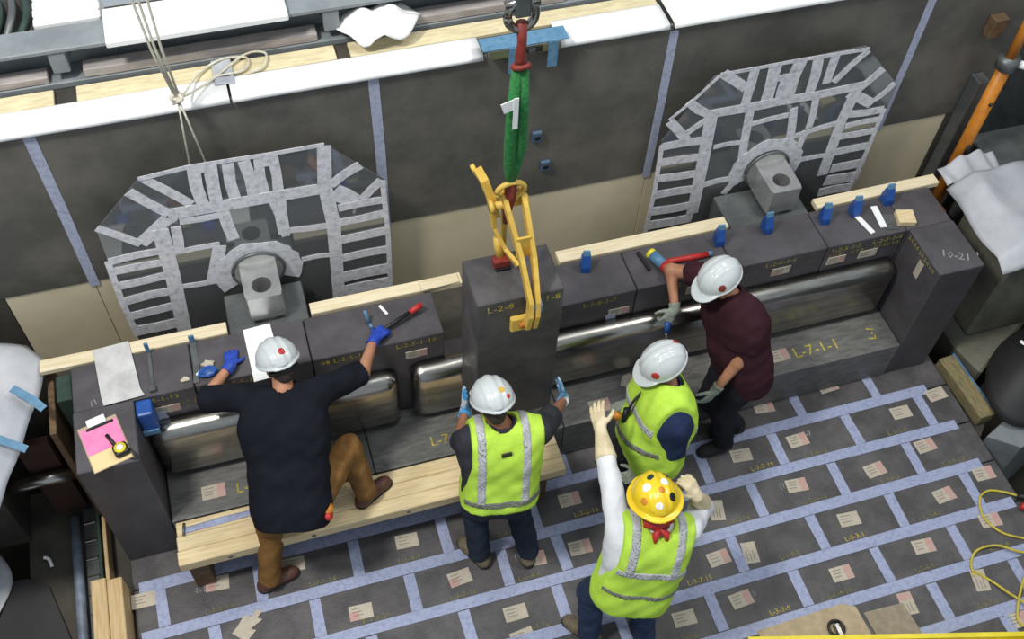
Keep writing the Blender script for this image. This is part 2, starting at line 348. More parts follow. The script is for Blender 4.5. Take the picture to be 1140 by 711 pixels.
for x0,x1,n in ((2.80,4.13,'at the right behind the hook'),):
    tag(box('deck_board', (x0,x1,1.832,1.92,2.645,2.70), GREYDECK), 'grey deck board behind the yellow insulation '+n, 'board')
tag(box('deck_board', (1.32,2.62,1.832,1.92,2.645,2.70), GREYDECK), 'grey deck board on the beam foot between the two beam stiffeners', 'board')
tag(box('deck_board', (-.14,1.13,1.832,1.92,2.645,2.69), GREYDECK), 'grey deck board on the beam foot at the far left of the wall top', 'board')
bm_ = empty('steel_beam', (2.3,2.0,2.602), 'long grey painted steel I beam with stiffeners running behind the wall top', 'beam')
box('lower_flange', (-.8,5.4,1.806+.02,2.16,2.602,2.642), GREYPAINT, bm_); box('web', (-.8,5.4,1.985,2.005,2.642,2.842), GREYPAINT, bm_)
box('upper_flange', (-.8,5.4,1.82,2.02,2.842,2.872), GREYPAINT, bm_, bev=.006)
for x in (-.2,1.215,2.71,4.2): box('stiffener', (x-.045,x+.045,1.828,1.983,2.703,2.841), GREYPAINT, bm_, bev=.006)
fb = box('foam_board', (1.49,2.47,1.757,2.055,2.873,2.912), WHITE, bev=.006); tag(fb, 'thick white foam board lying on top of the grey beam behind the rope', 'board')
rp = empty('ribbed_panel', (1.3,2.2,2.70), 'white ribbed sheet metal panel standing behind the beam at the upper left', 'panel')
for i in range(4): box('rib', (1.12+.0,1.475,2.035+.075*i,2.10+.075*i,2.70,2.885+.004*(i%2)), WHITE, rp, bev=.008)
tag(box('machine_cabinet', (-.5,1.10,2.04,2.45,2.602,2.80), DARK), 'dark machine cabinet behind the beam in the top left corner', 'cabinet')
for k in range(5): tube('hose', [(.75+.07*k,2.07,2.80),(.8+.07*k,2.2,2.84+.02*(k%2)),(.78+.07*k,2.4,2.80)], .022, GALV if k%2 else DGREEN, bpy.data.objects['machine_cabinet'], curve=4)
tag(box('grey_pipe_rail', (2.6,5.4,2.06,2.14,2.643,2.80), GREYPAINT), 'grey square rail behind the beam at the top of the picture', 'rail')
# digital level on the wall top with blue tape
lv = empty('digital_level', (3.75,1.48,2.61), 'silver digital level strapped to the wall top with blue tape behind the hook', 'level')
box('body', (3.535,3.97,1.43,1.476,2.635,2.70), INOX, lv, bev=.005); box('display', (3.76,3.86,1.424,1.431,2.645,2.69), BLACK, lv, bev=.003)
box('lcd', (3.775,3.815,1.421,1.4255,2.653,2.682), GALV, lv, bev=0)
for x in (3.685,3.925): box('tape_tab', (x-.03,x+.03,1.424,1.4295,2.52,2.705), BLUETAPE, lv, bev=0)
box('tape_tab', (3.50,4.02,1.43,1.545,2.704,2.709), BLUETAPE, lv, bev=0)
# crumpled white cloth
def fn(u,v):
    a = 2*math.pi*u; r = v; x = 2.98+.24*r*math.cos(a)*(1+.12*math.sin(3*a)); y = 1.80+.16*r*math.sin(a)*(1+.1*math.cos(2*a))
    return (x,y,2.715+.10*(1-r**2.2)+.022*math.sin(5*a+3*r)*r+.02*math.cos(9*x*4)*math.sin(20*y))
tag(cloth('white_cloth', lambda u,v: fn(u,.02+.98*v), 36, 14, WHITE, thick=-.004), 'crumpled white plastic bag lying on the wall top left of the hook', 'bag')
# rope hanging to the left cover
ro = empty('hanging_rope', (1.77,1.35,2.3), 'thin white rope with a knot hanging down to the left taped cover', 'rope')
for dx in (0,.02,.05):
    tube('strand', [(1.79+dx*.4,1.40,2.78),(1.74+dx,1.40,3.1),(1.71+dx*1.6,1.38,3.6),(1.66+dx*2,1.36,4.3)], .0075, ROPE, ro, ns=6)
for xb in (1.765,1.855): tube('strand', [(1.80,1.40,2.78),(1.80+(xb-1.8)*.4,1.385,2.6),(xb,1.352,2.305)], .006, ROPE, ro, ns=6)
tube('knot', [(1.77,1.40,2.74),(1.82,1.385,2.77),(1.80,1.415,2.80),(1.77,1.39,2.78),(1.81,1.40,2.75)], .013, ROPE, ro, curve=5)
tube('loop', [(1.80,1.40,2.77),(1.84,1.52,2.70),(1.92,1.70,2.655),(2.06,1.80,2.65),(2.2,1.78,2.65),(2.17,1.68,2.65),(2.0,1.66,2.65),(1.95,1.60,2.65)], .007, ROPE, ro, ns=6, curve=6)
tube('loop', [(1.80,1.40,2.77),(1.86,1.5,2.70),(2.0,1.65,2.65),(2.2,1.81,2.652),(2.31,1.79,2.652),(2.28,1.68,2.652),(2.2,1.655,2.652)], .007, ROPE, ro, ns=6, curve=6)
tag(cloth('plastic_wrap', lambda u,v: (2.0+.11*u, 1.60+.22*v, 2.637+.004*(1+math.sin(5*u+4*v))), 10, 10, TARP), 'small clear plastic scrap on the wall top beside the rope loops', 'plastic')
# ------------------------------------------------------------------ taped clear covers with spindles
TL= [[0.025,[[1.473,2.285],[1.765,2.31],[2.216,2.296],[2.527,2.295]]],[0.051,[[1.505,2.276],[1.713,2.01]]],[0.057,[[1.401,2.202],[1.576,1.966]]],[0.045,[[1.163,1.96],[1.364,1.758]]],[0.07,[[1.364,1.758],[1.559,1.929]]],[0.062,[[1.782,2.306],[1.777,1.986]]],[0.066,[[1.873,2.295],[1.854,1.984]]],[0.053,[[1.769,2.289],[1.901,2.283]]],[0.057,[[1.972,2.282],[1.966,1.967]]],[0.062,[[2.061,2.28],[2.072,1.973]]],[0.049,[[2.146,2.284],[2.138,1.991]]],[0.053,[[2.224,2.289],[2.217,1.953]]],[0.082,[[2.138,2.255],[2.251,2.257]]],[0.074,[[1.567,1.963],[1.849,1.955],[2.241,1.946],[2.518,1.938]]],[0.074,[[2.525,2.283],[2.495,1.961],[2.514,1.61],[2.478,0.852]]],[0.057,[[2.529,1.952],[2.723,2.077]]],[0.103,[[2.542,1.893],[2.664,1.762]]],[0.051,[[2.709,1.776],[2.842,1.916]]],[0.053,[[2.557,1.74],[2.843,1.739]]],[0.057,[[2.55,1.606],[2.843,1.612]]],[0.062,[[2.538,1.441],[2.842,1.445]]],[0.062,[[2.525,1.257],[2.839,1.258]]],[0.09,[[2.511,1.061],[2.836,1.059]]],[0.094,[[2.505,0.91],[2.836,0.906]]],[0.029,[[2.848,1.909],[2.838,0.856]]],[0.082,[[1.496,1.849],[1.479,1.434],[1.43,0.824]]],[0.049,[[1.154,1.655],[1.476,1.662]]],[0.053,[[1.163,1.561],[1.468,1.556]]],[0.057,[[1.154,1.42],[1.47,1.437]]],[0.062,[[1.145,1.262],[1.464,1.272]]],[0.062,[[1.139,1.105],[1.457,1.128]]],[0.082,[[1.13,0.945],[1.445,0.945]]],[0.033,[[1.147,1.663],[1.138,0.895]]],[0.053,[[1.588,1.85],[1.559,1.61]]],[0.037,[[1.482,1.619],[1.807,1.624]]],[0.037,[[1.489,1.297],[1.714,1.281]]],[0.041,[[2.207,1.628],[2.517,1.598]]],[0.033,[[2.279,1.327],[2.495,1.312]]],[0.066,[[2.217,1.939],[2.204,1.605]]],[0.074,[[1.804,1.61],[1.698,1.267]]],[0.062,[[1.877,1.908],[1.897,1.642]]],[0.045,[[1.618,1.887],[1.872,1.876]]],[0.049,[[2.173,1.937],[2.21,1.579]]],[0.041,[[1.478,1.854],[1.604,1.924]]]]
TR= [[0.023,[[5.031,2.286],[5.27,2.286],[5.578,2.289],[6.079,2.28]]],[0.062,[[5.051,2.292],[5.246,2.128]]],[0.053,[[4.851,2.101],[5.031,1.946]]],[0.057,[[4.745,1.957],[4.896,1.758]]],[0.041,[[4.853,1.786],[5.029,1.924]]],[0.018,[[4.738,1.97],[5.032,2.28]]],[0.057,[[5.273,2.291],[5.27,1.988]]],[0.074,[[5.415,2.287],[5.427,1.925]]],[0.045,[[5.517,2.188],[5.517,1.932]]],[0.078,[[5.593,2.286],[5.578,1.982]]],[0.062,[[5.718,2.286],[5.741,1.963]]],[0.053,[[5.844,2.281],[5.846,2.038]]],[0.045,[[6.083,2.269],[5.9,2.037]]],[0.037,[[5.457,2.162],[5.617,2.154]]],[0.057,[[6.258,2.078],[6.129,1.927]]],[0.041,[[6.4,1.924],[6.296,1.794]]],[0.07,[[6.064,1.908],[6.284,1.76]]],[0.062,[[5.012,1.956],[5.306,1.949],[5.535,1.953],[5.792,1.946],[6.155,1.958]]],[0.082,[[5.041,1.944],[5.067,1.471],[5.085,0.973]]],[0.057,[[4.72,1.732],[5.06,1.718]]],[0.057,[[4.721,1.584],[5.073,1.561]]],[0.057,[[4.732,1.428],[5.081,1.399]]],[0.062,[[4.739,1.259],[5.089,1.238]]],[0.07,[[4.741,1.091],[5.096,1.071]]],[0.074,[[4.745,0.94],[5.094,0.926]]],[0.029,[[4.723,1.751],[4.736,0.866]]],[0.074,[[6.109,1.932],[6.082,1.645],[6.098,1.108]]],[0.053,[[6.107,1.704],[6.397,1.685]]],[0.041,[[6.132,1.589],[6.413,1.592]]],[0.053,[[6.121,1.491],[6.417,1.488]]],[0.057,[[6.131,1.333],[6.42,1.335]]],[0.07,[[6.155,1.16],[6.43,1.155]]],[0.082,[[6.146,1.035],[6.436,1.02]]],[0.074,[[6.126,0.911],[6.41,0.897]]],[0.029,[[6.403,1.689],[6.394,0.825]]],[0.053,[[5.324,1.912],[5.379,1.36]]],[0.033,[[5.119,1.633],[5.365,1.623]]],[0.053,[[5.656,1.865],[5.713,1.539]]],[0.045,[[5.804,1.921],[5.833,1.644]]],[0.037,[[5.368,1.789],[5.632,1.808]]],[0.037,[[5.701,1.581],[6.106,1.645]]],[0.033,[[5.851,1.328],[6.161,1.319]]],[0.045,[[5.82,1.624],[5.805,1.402]]],[0.045,[[5.099,1.261],[5.35,1.272]]],[0.045,[[5.304,1.121],[5.386,1.326]]]]
def cover(name, outline, strips_, ringc, lab, edgeholes):
    t = empty(name, (ringc[0],1.352,.55), lab, 'cover')
    prism('acrylic_sheet', outline, 1.354, 1.366, ACRYL, t, axis='y')
    for wd, pts in strips_:
        P = [(x,1.3535,z) for x,z in pts]
        if len(P) == 2: # subdivide so that the tape looks hand-laid
            a,b = V(P[0]),V(P[1]); d = (b-a); n = V((-d.z,0,d.x)).normalized()*random.uniform(-.012,.012)
            P = [a, a+d*.5+n, b]
        strip('tape_strip', P, wd*1.18, SILVERTAPE, t, (0,-1,0), .003, random.uniform(0,.003))
    cx,cz = ringc
    prism('tape_ring', [(cx+(.28+.012*math.sin(3*q))*math.cos(math.radians(-30+10*q)),cz+(.28+.012*math.sin(5*q))*math.sin(math.radians(-30+10*q))) for q in range(25)]+[(cx+.168*math.cos(math.radians(210-10*q)),cz+.168*math.sin(math.radians(210-10*q))) for q in range(25)], 1.3475, 1.3515, SILVERTAPE, t, axis='y')
    return t
cover('taped_cover', [(1.13,.56),(1.155,1.94),(1.475,2.28),(2.522,2.30),(2.866,1.90),(2.845,.56)], TL, (1.998,1.30), 'clear octagonal cover taped all over, left one under the hanging rope', 0)
cover('taped_cover', [(4.735,.56),(4.72,1.78),(5.0,2.275),(6.06,2.30),(6.43,1.90),(6.42,.56)], TR, (5.585,1.32), 'clear octagonal cover taped all over, right one nearest the orange post', 0)
def spindle(cx, cz, lab, polish):
    t = empty('spindle', (cx,1.2,cz-.22), lab, 'spindle')
    # square bar with a vertical round hole near its front end: ring-built top
    bm = bmesh.new(); y0,y1,h = 1.03,1.345,.115; R=.062; hy = 1.135; n = 24
    def ringv(z, rect):
        o=[]
        for k in range(n):
            a = 2*math.pi*k/n
            if not rect: o.append(bm.verts.new((cx+R*math.cos(a), hy+R*math.sin(a), z)))
            else:
                c,s = math.cos(a),math.sin(a); tx = h/abs(c) if abs(c)>1e-6 else 9; ty = ((y1-hy) if s>0 else (hy-y0))/abs(s) if abs(s)>1e-6 else 9
                q = min(tx,ty); o.append(bm.verts.new((cx+c*q, hy+s*q, z)))
        return o
    zt, zb = cz+.09, cz-.12
    ti,to,bi,bo = ringv(zt,0),ringv(zt,1),ringv(zb,0),ringv(zb,1)
    for k in range(n):
        j=(k+1)%n
        bm.faces.new((ti[j],ti[k],to[k],to[j])); bm.faces.new((bi[k],bi[j],bo[j],bo[k])); bm.faces.new((ti[k],ti[j],bi[j],bi[k])); bm.faces.new((to[j],to[k],bo[k],bo[j]))
    bmesh.ops.recalc_face_normals(bm, faces=bm.faces[:])
    emitbm('bar', bm, polish, t)
    tube('collar', [(cx,1.343,cz),(cx,1.325,cz)], .155, MILLED, t, ns=36, smooth=False)
    torus('collar_ring', (cx,1.331,cz), .162, .012, (0,1,0), GALV, t, n=32)
    return t
spindle(1.998,1.33,'square milled spindle bar with a round hole, left one behind the white sheet', MILLED)
spindle(5.585,1.32,'square milled spindle bar with a round hole, right one among the blue wedges', MILLED)
tag(box('bearing_block', (1.74,2.245,.985,1.315,.5,1.165), GALV, bev=.006), 'grey steel bearing block under the left spindle bar', 'block')
tag(box('bearing_block', (5.20,5.80,.985,1.315,.5,1.16), GALV, bev=.006), 'grey steel bearing block under the right spindle bar', 'block')
for x0,x1,n in ((1.16,1.70,'left of the left spindle'),(2.28,2.80,'right of the left spindle')):
    for k in range(3):
        tag(box('packing_plank', (x0,x1,1.40,1.46,.62+.16*k,.765+.16*k), WOOD), 'pine packing plank seen through the clear cover %s, %s of three' % (n,('lowest','middle','topmost')[k]), 'plank', 'packing planks behind the covers')
for k in range(2): tag(box('packing_plank', (4.85,5.35,1.40,1.46,.78+.17*k,.935+.17*k), WOOD), 'pine packing plank seen through the right clear cover, %s of two' % ('lower','upper')[k], 'plank', 'packing planks behind the covers')
# lower sill that everything behind the bench stands on
tag(box('trim_3', (.45,7.14,.985,1.50,-.2,.495), DARK, bev=0), kind='structure')
# ------------------------------------------------------------------ bench of graphite blocks
BY0,BY1,BT = .64,.975,1.2
XB = [.775,1.485,2.20,3.045]; XR = [3.655,4.36,5.06,5.765,6.38]
names = ['at the left end under the grey sheet','second from the left end, under the blue glove','left of the gap, under the hammer']
BL = []
def bblock(x0,x1,lab):
    o = box('bench_block', (x0+.003,x1-.003,BY0,BY1,.001,BT), GRAPHB, bev=.006); BL.append(o)
    return tag(o, lab, 'block', 'graphite bench blocks')
for i in range(3): bblock(XB[i],XB[i+1],'dark graphite bench block %s' % names[i])
nm = ['right of the hanging block','under the red handled mallet','in front of the right spindle bar','under the wood offcut and white strips']
for i in range(4): bblock(XR[i],XR[i+1],'dark graphite bench block %s' % nm[i])
bblock(6.38,6.735,'dark graphite bench block in the far right corner behind the right end block')
bb = BL[3]; gapb = box('gap_block', (3.05,3.65,.80,BY1,.001,.62), GRAPHB, bev=.006); tag(gapb,'short dark graphite block down in the bench gap behind the hanging block','block')
for b_,ch in ((BL[0],[('L-2-5-1-13',1.25)]),(BL[1],[('L-2-5-1-12',1.78)]),(BL[2],[('08 L-2-5-1-11',2.42),('L-2-5-1-10',2.86)]),(BL[3],[('L-2-8-1-7',4.10),('L-2-6',3.78)]),(BL[4],[('L-2-6-1-7',4.72)]),(BL[5],[('L-2-6-1-6',5.42)]),(BL[6],[('L-2-5-1-5',5.92),('L-2-5-1-4',6.24)])):
    for s,x in ch: text(s,(x,BY0-.0015,1.145),(1,0,0),(0,0,1),.062,CHALK,b_)
for x in (1.25,1.4): text('L-2-8-1',(x,BY0-.0015,1.07),(1,0,0),(0,0,1),.05,CHALKD,BL[0])
for x in (5.2,5.45,5.65): text('L-1-3',(x,BY0-.0015,1.09),(1,0,0),(0,0,1),.042,CHALKD,BL[5])
for x in (5.85,6.02,6.2,6.3): text('L-1-8',(x,BY0-.0015,1.09),(1,0,0),(0,0,1),.045,CHALK,BL[6])
for b_,x,z,k in ((BL[5],5.44,1.05,3),(BL[6],5.87,1.035,1),(BL[6],6.12,1.03,0),(BL[2],2.857,1.03,1),(BL[3],3.76,1.06,1),(BL[4],4.80,1.06,0)): label((x,BY0,z),b_,.14,.075,kind=k,frame=FRONT)
for x,z,b_ in ((1.29,1.03,BL[0]),(4.25,1.0,BL[3])):
    label((x,BY0,z),b_,.15,.07,kind=2,frame=FRONT); strip('tape_strip',[(x-.06,BY0-.006,z-.01),(x-.04,BY0-.006,z-.12)],.07,WALLTAPE,b_,(0,-1,0))
def post(name,x0,x1,lab,lx):
    o = box('end_block',(x0,x1,.215,BY0-.004,.001,BT+.008),GRAPHB,bev=.006); return tag(o,lab,'block')
pl = post('end_block',.775,1.125,'tall dark graphite end block at the left, under the clipboard',0)
pr = post('end_block',6.388,6.735,'tall dark graphite end block at the right end of the bench',0)
label((6.386,.40,1.05),pr,.055,.15,frame=((0,-1,0),(0,0,1),(-1,0,0)),kind=0)
for k in range(5): text(random.choice(['L-2','8-1','2-5']),(6.3865,.30+.07*k,1.165-.0*k),(0,-1,0),(0,0,1),.045,CHALK,pr)
text('10-21',(6.58,.34,BT+.0095),(1,-.5,0),(.5,1,0),.09,WCHALK,pr); text('/1',(.90,.68,BT+.0015),(1,.3,0),(-.3,1,0),.06,WCHALK,BL[0])
tag(box('green_side_block',(.675,.765,.78,.965,-.155,1.15),DGREEN),'dark green steel block beside the left end of the bench','block')
# ledge
LX = [1.13,2.45,3.77,5.08,6.384]
ln = ['left end, behind the wooden step','second from the left, behind the lime vested worker','behind the raised white arm','right end, with yellow chalk writing']
LE = []
for i in range(4):
    o = box('ledge_block',(LX[i]+.002,LX[i+1]-.002,.205,BY0-.004,.001,.40),WORN,bev=.008,seg=2); LE.append(tag(o,'low worn grey ledge block, '+ln[i],'block','low ledge blocks'))
for x,y,b_,k in ((1.413,.352,LE[0],1),(4.063,.30,LE[2],1),(5.464,.355,LE[3],2)): label((x,y,.4005),b_,kind=k)
text('L-7-1-1',(5.76,.34,.4015),(1,0,0),(0,1,0),.125,CHALK,LE[3]); text('L-1',(6.22,.36,.4015),(.3,1,0),(-1,.3,0),.09,CHALK,LE[3]); text('L-7-1',(1.66,.33,.4015),(1,0,0),(0,1,0),.10,CHALK,LE[0]); text('L-7',(2.92,.33,.4015),(1,0,0),(0,1,0),.10,CHALK,LE[1])
prism('torn_label',[(4.26,.42),(4.33,.37),(4.40,.42),(4.36,.50),(4.30,.49)],.401,.404,PAPER,LE[2])
def canister(x0,x1,lab):
    bm = bmesh.new(); vs = [bm.verts.new(v) for v in boxv(x0,x1,.505,BY0-.006,.415,.945)]
    for f in BF: bm.faces.new([vs[i] for i in f])
    es = [e for e in bm.edges if not all(abs(v.co.y-(BY0-.006))<1e-4 for v in e.verts)]
    bmesh.ops.bevel(bm, geom=es, offset=.085, segments=7, affect='EDGES', profile=.5)
    o = emitbm('canister', bm, INOX, smooth=True); return tag(o,lab,'canister')
canister(1.135,2.715,'long rounded stainless steel canister, left one behind the man in black')
canister(2.80,6.36,'long rounded stainless steel canister, right one passing behind the hanging block')
# ------------------------------------------------------------------ lumber
def lumber(name,b,m,lab,rot=None,grp=None): return tag(box(name,b,m,bev=.004,rot=rot),lab,'lumber',grp)
lumber('lumber_strip',(.60,1.73,.985,1.075,1.165,1.205),WOODP,'pale lumber strip along the back of the bench left of the left spindle')
lumber('lumber_strip',(2.26,3.26,.99,1.08,1.165,1.21),WOODP,'pale lumber strip along the back of the bench beside the hammer')
lumber('lumber_strip',(3.93,5.17,.985,1.085,1.165,1.21),WOODP,'pale lumber strip along the back of the bench above the mallet')
lumber('lumber_strip',(5.85,6.83,.985,1.075,1.165,1.21),WOODP,'pale lumber strip along the back of the bench at the right end')
for x,y0,y1 in ((.9,.99,1.49),(2.75,.99,1.35),(4.4,.99,1.35),(6.6,.99,1.35)):
    tag(box('lumber_bearer',(x-.04,x+.04,.99,1.07,.496,1.164),PLY),'brown timber bearer under the pale strip behind the bench near x%d'%int(x*10) if 0 else {'.9':'brown timber bearer under the pale strip at the bench left end','2.75':'brown timber bearer under the pale strip beside the hammer','4.4':'brown timber bearer under the pale strip above the mallet','6.6':'brown timber bearer under the pale strip at the bench right end'}[('%g'%x).lstrip('0')],'lumber')
tag(box('offcut_block',(2.98,3.24,.985,1.06,1.211,1.225),WOODP,rot=.05),'thin pale offcut lying on the lumber strip left of the hanging block','offcut')
st = empty('wooden_step',(2.4,.05,0),'long low wooden step of three pine boards the man in black stands on','step')
for k in range(3):
    y = -.108+.1*k; b_ = box('board',(1.14+.006*k,3.68,y+.001,y+.099,.315,.405),WOOD,st,bev=.005)
    if k == 0:
        for x in (1.45,1.98,2.60,3.02,3.40):
            tube('bolt',[(x,-.112,.36),(x,-.105,.36)],.014,GALV,b_,ns=8); 
for x in (1.24,3.50): box('support',(x-.06,x+.06,-.09,.19,.0035,.314),PLY,st)
sl_ = empty('clamped_strip',(1.45,.14,.406),'blue and white taped strip with a small clip lying on the wooden step','strip')
cloth('strip',lambda u,v:(1.19+.68*u,.10+.045*v+.02*u,.410+.004*math.sin(14*u)*math.sin(5*v)),30,4,TAPE,sl_); tube('clip',[(1.205,.17,.414),(1.20,.13,.425),(1.195,.085,.414)],.008,GALV,sl_)
st2 = empty('lumber_stack',(.66,-.4,-.158),'two pine timbers side by side at the lower left edge of the floor','lumber')
for k in range(2): box('timber',(.562+.098*k,.656+.098*k,-1.6,.045-.02*k,-.158,.20),WOODY,st2,bev=.006)
# ------------------------------------------------------------------ hanging block, tongs, sling, hook
hb = box('hanging_block',(3.122,3.625,.165,.50,.80,2.05),GRAPH,bev=.008); tag(hb,'dark graphite block hanging in the yellow tongs over the bench gap','block')
for s,x in (('L-2-8',3.255),('1-8',3.56)): text(s,(x,.1635,1.985),(1,0,0),(0,0,1),.075,CHALK,hb)
tg = empty('lifting_tongs',(3.38,.35,2.0),'yellow scissor lifting tongs gripping the hanging block','tongs')
def bar(name,pts,wd,th,m,par):
    """flat bar with rounded ends: polyline in the y-z plane at x, width wd, thickness th along x"""
    vs,fs=[],[]; P=[V(p) for p in pts]
    for i,p in enumerate(P):
        t=(P[min(i+1,len(P)-1)]-P[max(i-1,0)]).normalized(); n=V((1,0,0)).cross(t); n=n.normalized() if n.length>1e-6 else V((0,0,1)); s=t.cross(n).normalized()
        for a,b in ((-1,-1),(1,-1),(1,1),(-1,1)): vs.append(p+n*wd*.5*a+s*th*.5*b)
        if i:
            o=4*(i-1)
            for k in range(4): fs.append([o+k,o+(k+1)%4,o+4+(k+1)%4,o+4+k])
    fs.append([3,2,1,0]); o=4*(len(P)-1); fs.append([o,o+1,o+2,o+3])
    return emit(name,vs,fs,m,par)
# front arm pair: from the pivot down to the front pad
for x0,x1 in ((3.335,3.405),(3.435,3.445)):
    bar('front_arm',[(x0,.47,2.60),(x0+.01,.40,2.52),((x0+x1)/2+.02,.26,2.27),(x1,.105,2.06),(x1-.005,.085,1.98),(x1-.012,.10,1.86)],.06,.026,YEL,tg)
box('brace_plate',(3.37,3.45,.285,.30,2.24,2.40),YEL,tg,bev=.004)
pad = box('front_pad',(3.31,3.44,.128,.163,1.78,1.90),YEL,tg,bev=.008); tube('pad_bolt',[(3.385,.115,1.84),(3.385,.128,1.84)],.028,ORANGE,pad,ns=8)
box('tape_wrap',(3.41,3.475,.075,.14,1.99,2.055),LBLUE,tg,bev=.012,seg=2)
# rear arm pair
bar('rear_arm',[(3.23,.60,2.66),(3.255,.55,2.62),(3.29,.52,2.50),(3.31,.50,2.38)],.06,.045,YEL,tg)
bar('rear_arm',[(3.295,.50,2.42),(3.30,.49,2.30),(3.345,.42,2.18),(3.40,.33,2.12)],.06,.022,YEL,tg)
bar('rear_arm',[(3.36,.50,2.47),(3.375,.535,2.25),(3.38,.553,2.02),(3.38,.538,1.90)],.05,.02,YEL,tg)
box('rear_pad',(3.31,3.44,.502,.53,1.80,1.93),YEL,tg,bev=.006)
ft = box('rest_foot',(3.275,3.37,.37,.43,2.075,2.13),RUST,tg,bev=.006); box('foot_pad',(3.285,3.375,.365,.44,2.051,2.075),BLACK,ft,bev=.004)
tube('foot_stem',[(3.32,.42,2.12),(3.315,.46,2.24)],.026,YEL,tg)
tube('pivot_pin',[(3.27,.46,2.50),(3.47,.46,2.50)],.022,YEL,tg,ns=10)
for x in (3.275,3.465): tube('pin_nut',[(x-.012,.46,2.50),(x+.012,.46,2.50)],.036,YEL,tg,ns=8)
torus('lifting_ring',(3.365,.42,2.64),.075,.015,(0,1,.2),YEL,tg)
tube('toggle',[(3.365,.43,2.70),(3.37,.44,2.56),(3.365,.45,2.50),(3.355,.45,2.36)],[.03,.036,.03,.014],RUST,tg,ns=8)
tube('handle_knob',[(3.205,.60,2.66),(3.225,.60,2.67)],.024,YEL,tg)
sg = empty('round_sling',(3.36,.36,2.7),'green round sling holding the yellow tongs under the hook','sling')
tube('sling_leg',[(3.347,.36,3.50),(3.333,.36,3.25),(3.335,.37,3.0),(3.352,.41,2.80),(3.36,.425,2.70)],[.028,.030,.033,.032,.022],GREEN,sg,smooth=True,curve=0,ns=10)
tube('sling_leg',[(3.372,.36,3.50),(3.385,.36,3.25),(3.388,.37,3.0),(3.372,.41,2.80),(3.366,.425,2.70)],[.028,.028,.031,.032,.022],GREEN,sg,ns=10)
box('sling_tag',(3.325,3.35,.322,.327,3.17,3.36),WHITE,sg,bev=0); box('sling_tag',(3.27,3.335,.325,.329,3.285,3.345),WHITE,sg,bev=0,rot=Matrix.Rotation(-.3,3,'Y'))
hk = empty('crane_hook',(3.353,.36,3.5),'steel shackle with a rusty red hook carrying the green sling','hook')
torus('shackle',(3.352,.36,3.80),.075,.021,(0,1,0),INOX,hk,sx=.85)
tube('shackle_pin',[(3.275,.36,3.86),(3.43,.36,3.86)],.02,INOX,hk)
box('shackle_block',(3.315,3.39,.33,.39,3.80,4.05),GALV,hk,bev=.012,seg=2)
tube('hook_shank',[(3.355,.36,3.76),(3.358,.35,3.66),(3.352,.35,3.58),(3.36,.35,3.53)],[.026,.022,.026,.03],RUST,hk)
torus('hook_bowl',(3.36,.355,3.52),.034,.015,(0,.6,1),RUST,hk)
# ------------------------------------------------------------------ things lying on the bench
def rotbox(name,c,sz,rz,m,par=None,bev=.004,z=None,seg=1):
    return box(name,(c[0]-sz[0]/2,c[0]+sz[0]/2,c[1]-sz[1]/2,c[1]+sz[1]/2,c[2],c[2]+sz[2]),m,par,bev,seg,rot=rz)
tag(prism('metal_sheet',[(.955,.635),(1.195,.648),(1.175,.70),(1.135,1.075),(.92,1.06),(.945,.70)],1.2115,1.2165,mat('brushed_grey_sheet',(206,206,205),(178,178,178),rough=.5,metal=.0,nscale=5),bev=.001),'grey metal sheet lying across the left end of the bench','sheet')
bb_ = box('blue_spacer',(1.127,1.225,.52,.636,.985,1.195),BLUEP,bev=.015,seg=2); bb_['label']='bright blue plastic spacer hanging between the left end block and the bench'; bb_['category']='spacer'
box('spacer_lip',(1.127,1.225,.505,.519,.985,1.03),LBLUE,bb_,bev=.003)
cb = empty('clipboard',(.94,.37,1.21),'clipboard with a pink sheet lying on the left end block','clipboard')
Rc = -.38*0+.23
def cbx(name,x0,x1,y0,y1,z0,z1,m,par,bev=.002): # clipboard frame -> world
    c=V((.945,.375,0)); R=Matrix.Rotation(.24,3,'Z'); bm=bmesh.new(); vs=[bm.verts.new(c+R@V(v)) for v in boxv(x0,x1,y0,y1,z0,z1)]
    for f in BF: bm.faces.new([vs[i] for i in f])
    if bev: bmesh.ops.bevel(bm,geom=bm.edges[:],offset=bev,segments=1,affect='EDGES')
    return emitbm(name,bm,m,par)
cbx('board',-.115,.115,-.165,.165,1.2095,1.214,CARD,cb); cbx('manila_sheet',-.108,.108,-.16,.02,1.2145,1.2155,mat('manila',(232,206,154),rough=.8),cb,0)
cbx('pink_sheet',-.108,.108,-.045,.14,1.216,1.2175,mat('pink_sheet',(242,140,186),(236,126,176),rough=.8,nscale=12),cb,0)
cl=cbx('clip',-.055,.055,.135,.19,1.218,1.232,WHITE,cb,.005); cbx('clip_bar',-.07,.09,.118,.134,1.2178,1.226,BLACK,cl)
pn=tube('pen',[(.96,.42,1.226),(1.005,.33,1.226)],.011,BLACK,None); tag(pn,'black marker pen lying across the pink sheet','pen')
tm=empty('tape_measure',(1.03,.29,1.217),'yellow and black tape measure standing on the clipboard','tape measure')
rotbox('case',(1.035,.29,1.2185),(.085,.08,.045),.3,BLACK,tm,bev=.015,seg=2); tube('face',[(1.035,.29,1.264),(1.035,.29,1.27)],.034,YELRAIL,tm,ns=16)
tube('centre',[(1.035,.29,1.271),(1.035,.29,1.274)],.02,WHITE,tm,ns=12); tube('wrist_cord',[(1.075,.29,1.235),(1.10,.26,1.24),(1.115,.225,1.215),(1.08,.235,1.213)],.006,BLACK,tm,curve=5)
tag(prism('white_board',[(1.835,.575),(2.02,.585),(1.995,.99),(1.825,.98)],1.2015,1.2065,WHITE,bev=.001),'white board lying on the bench just in front of the left spindle','board')
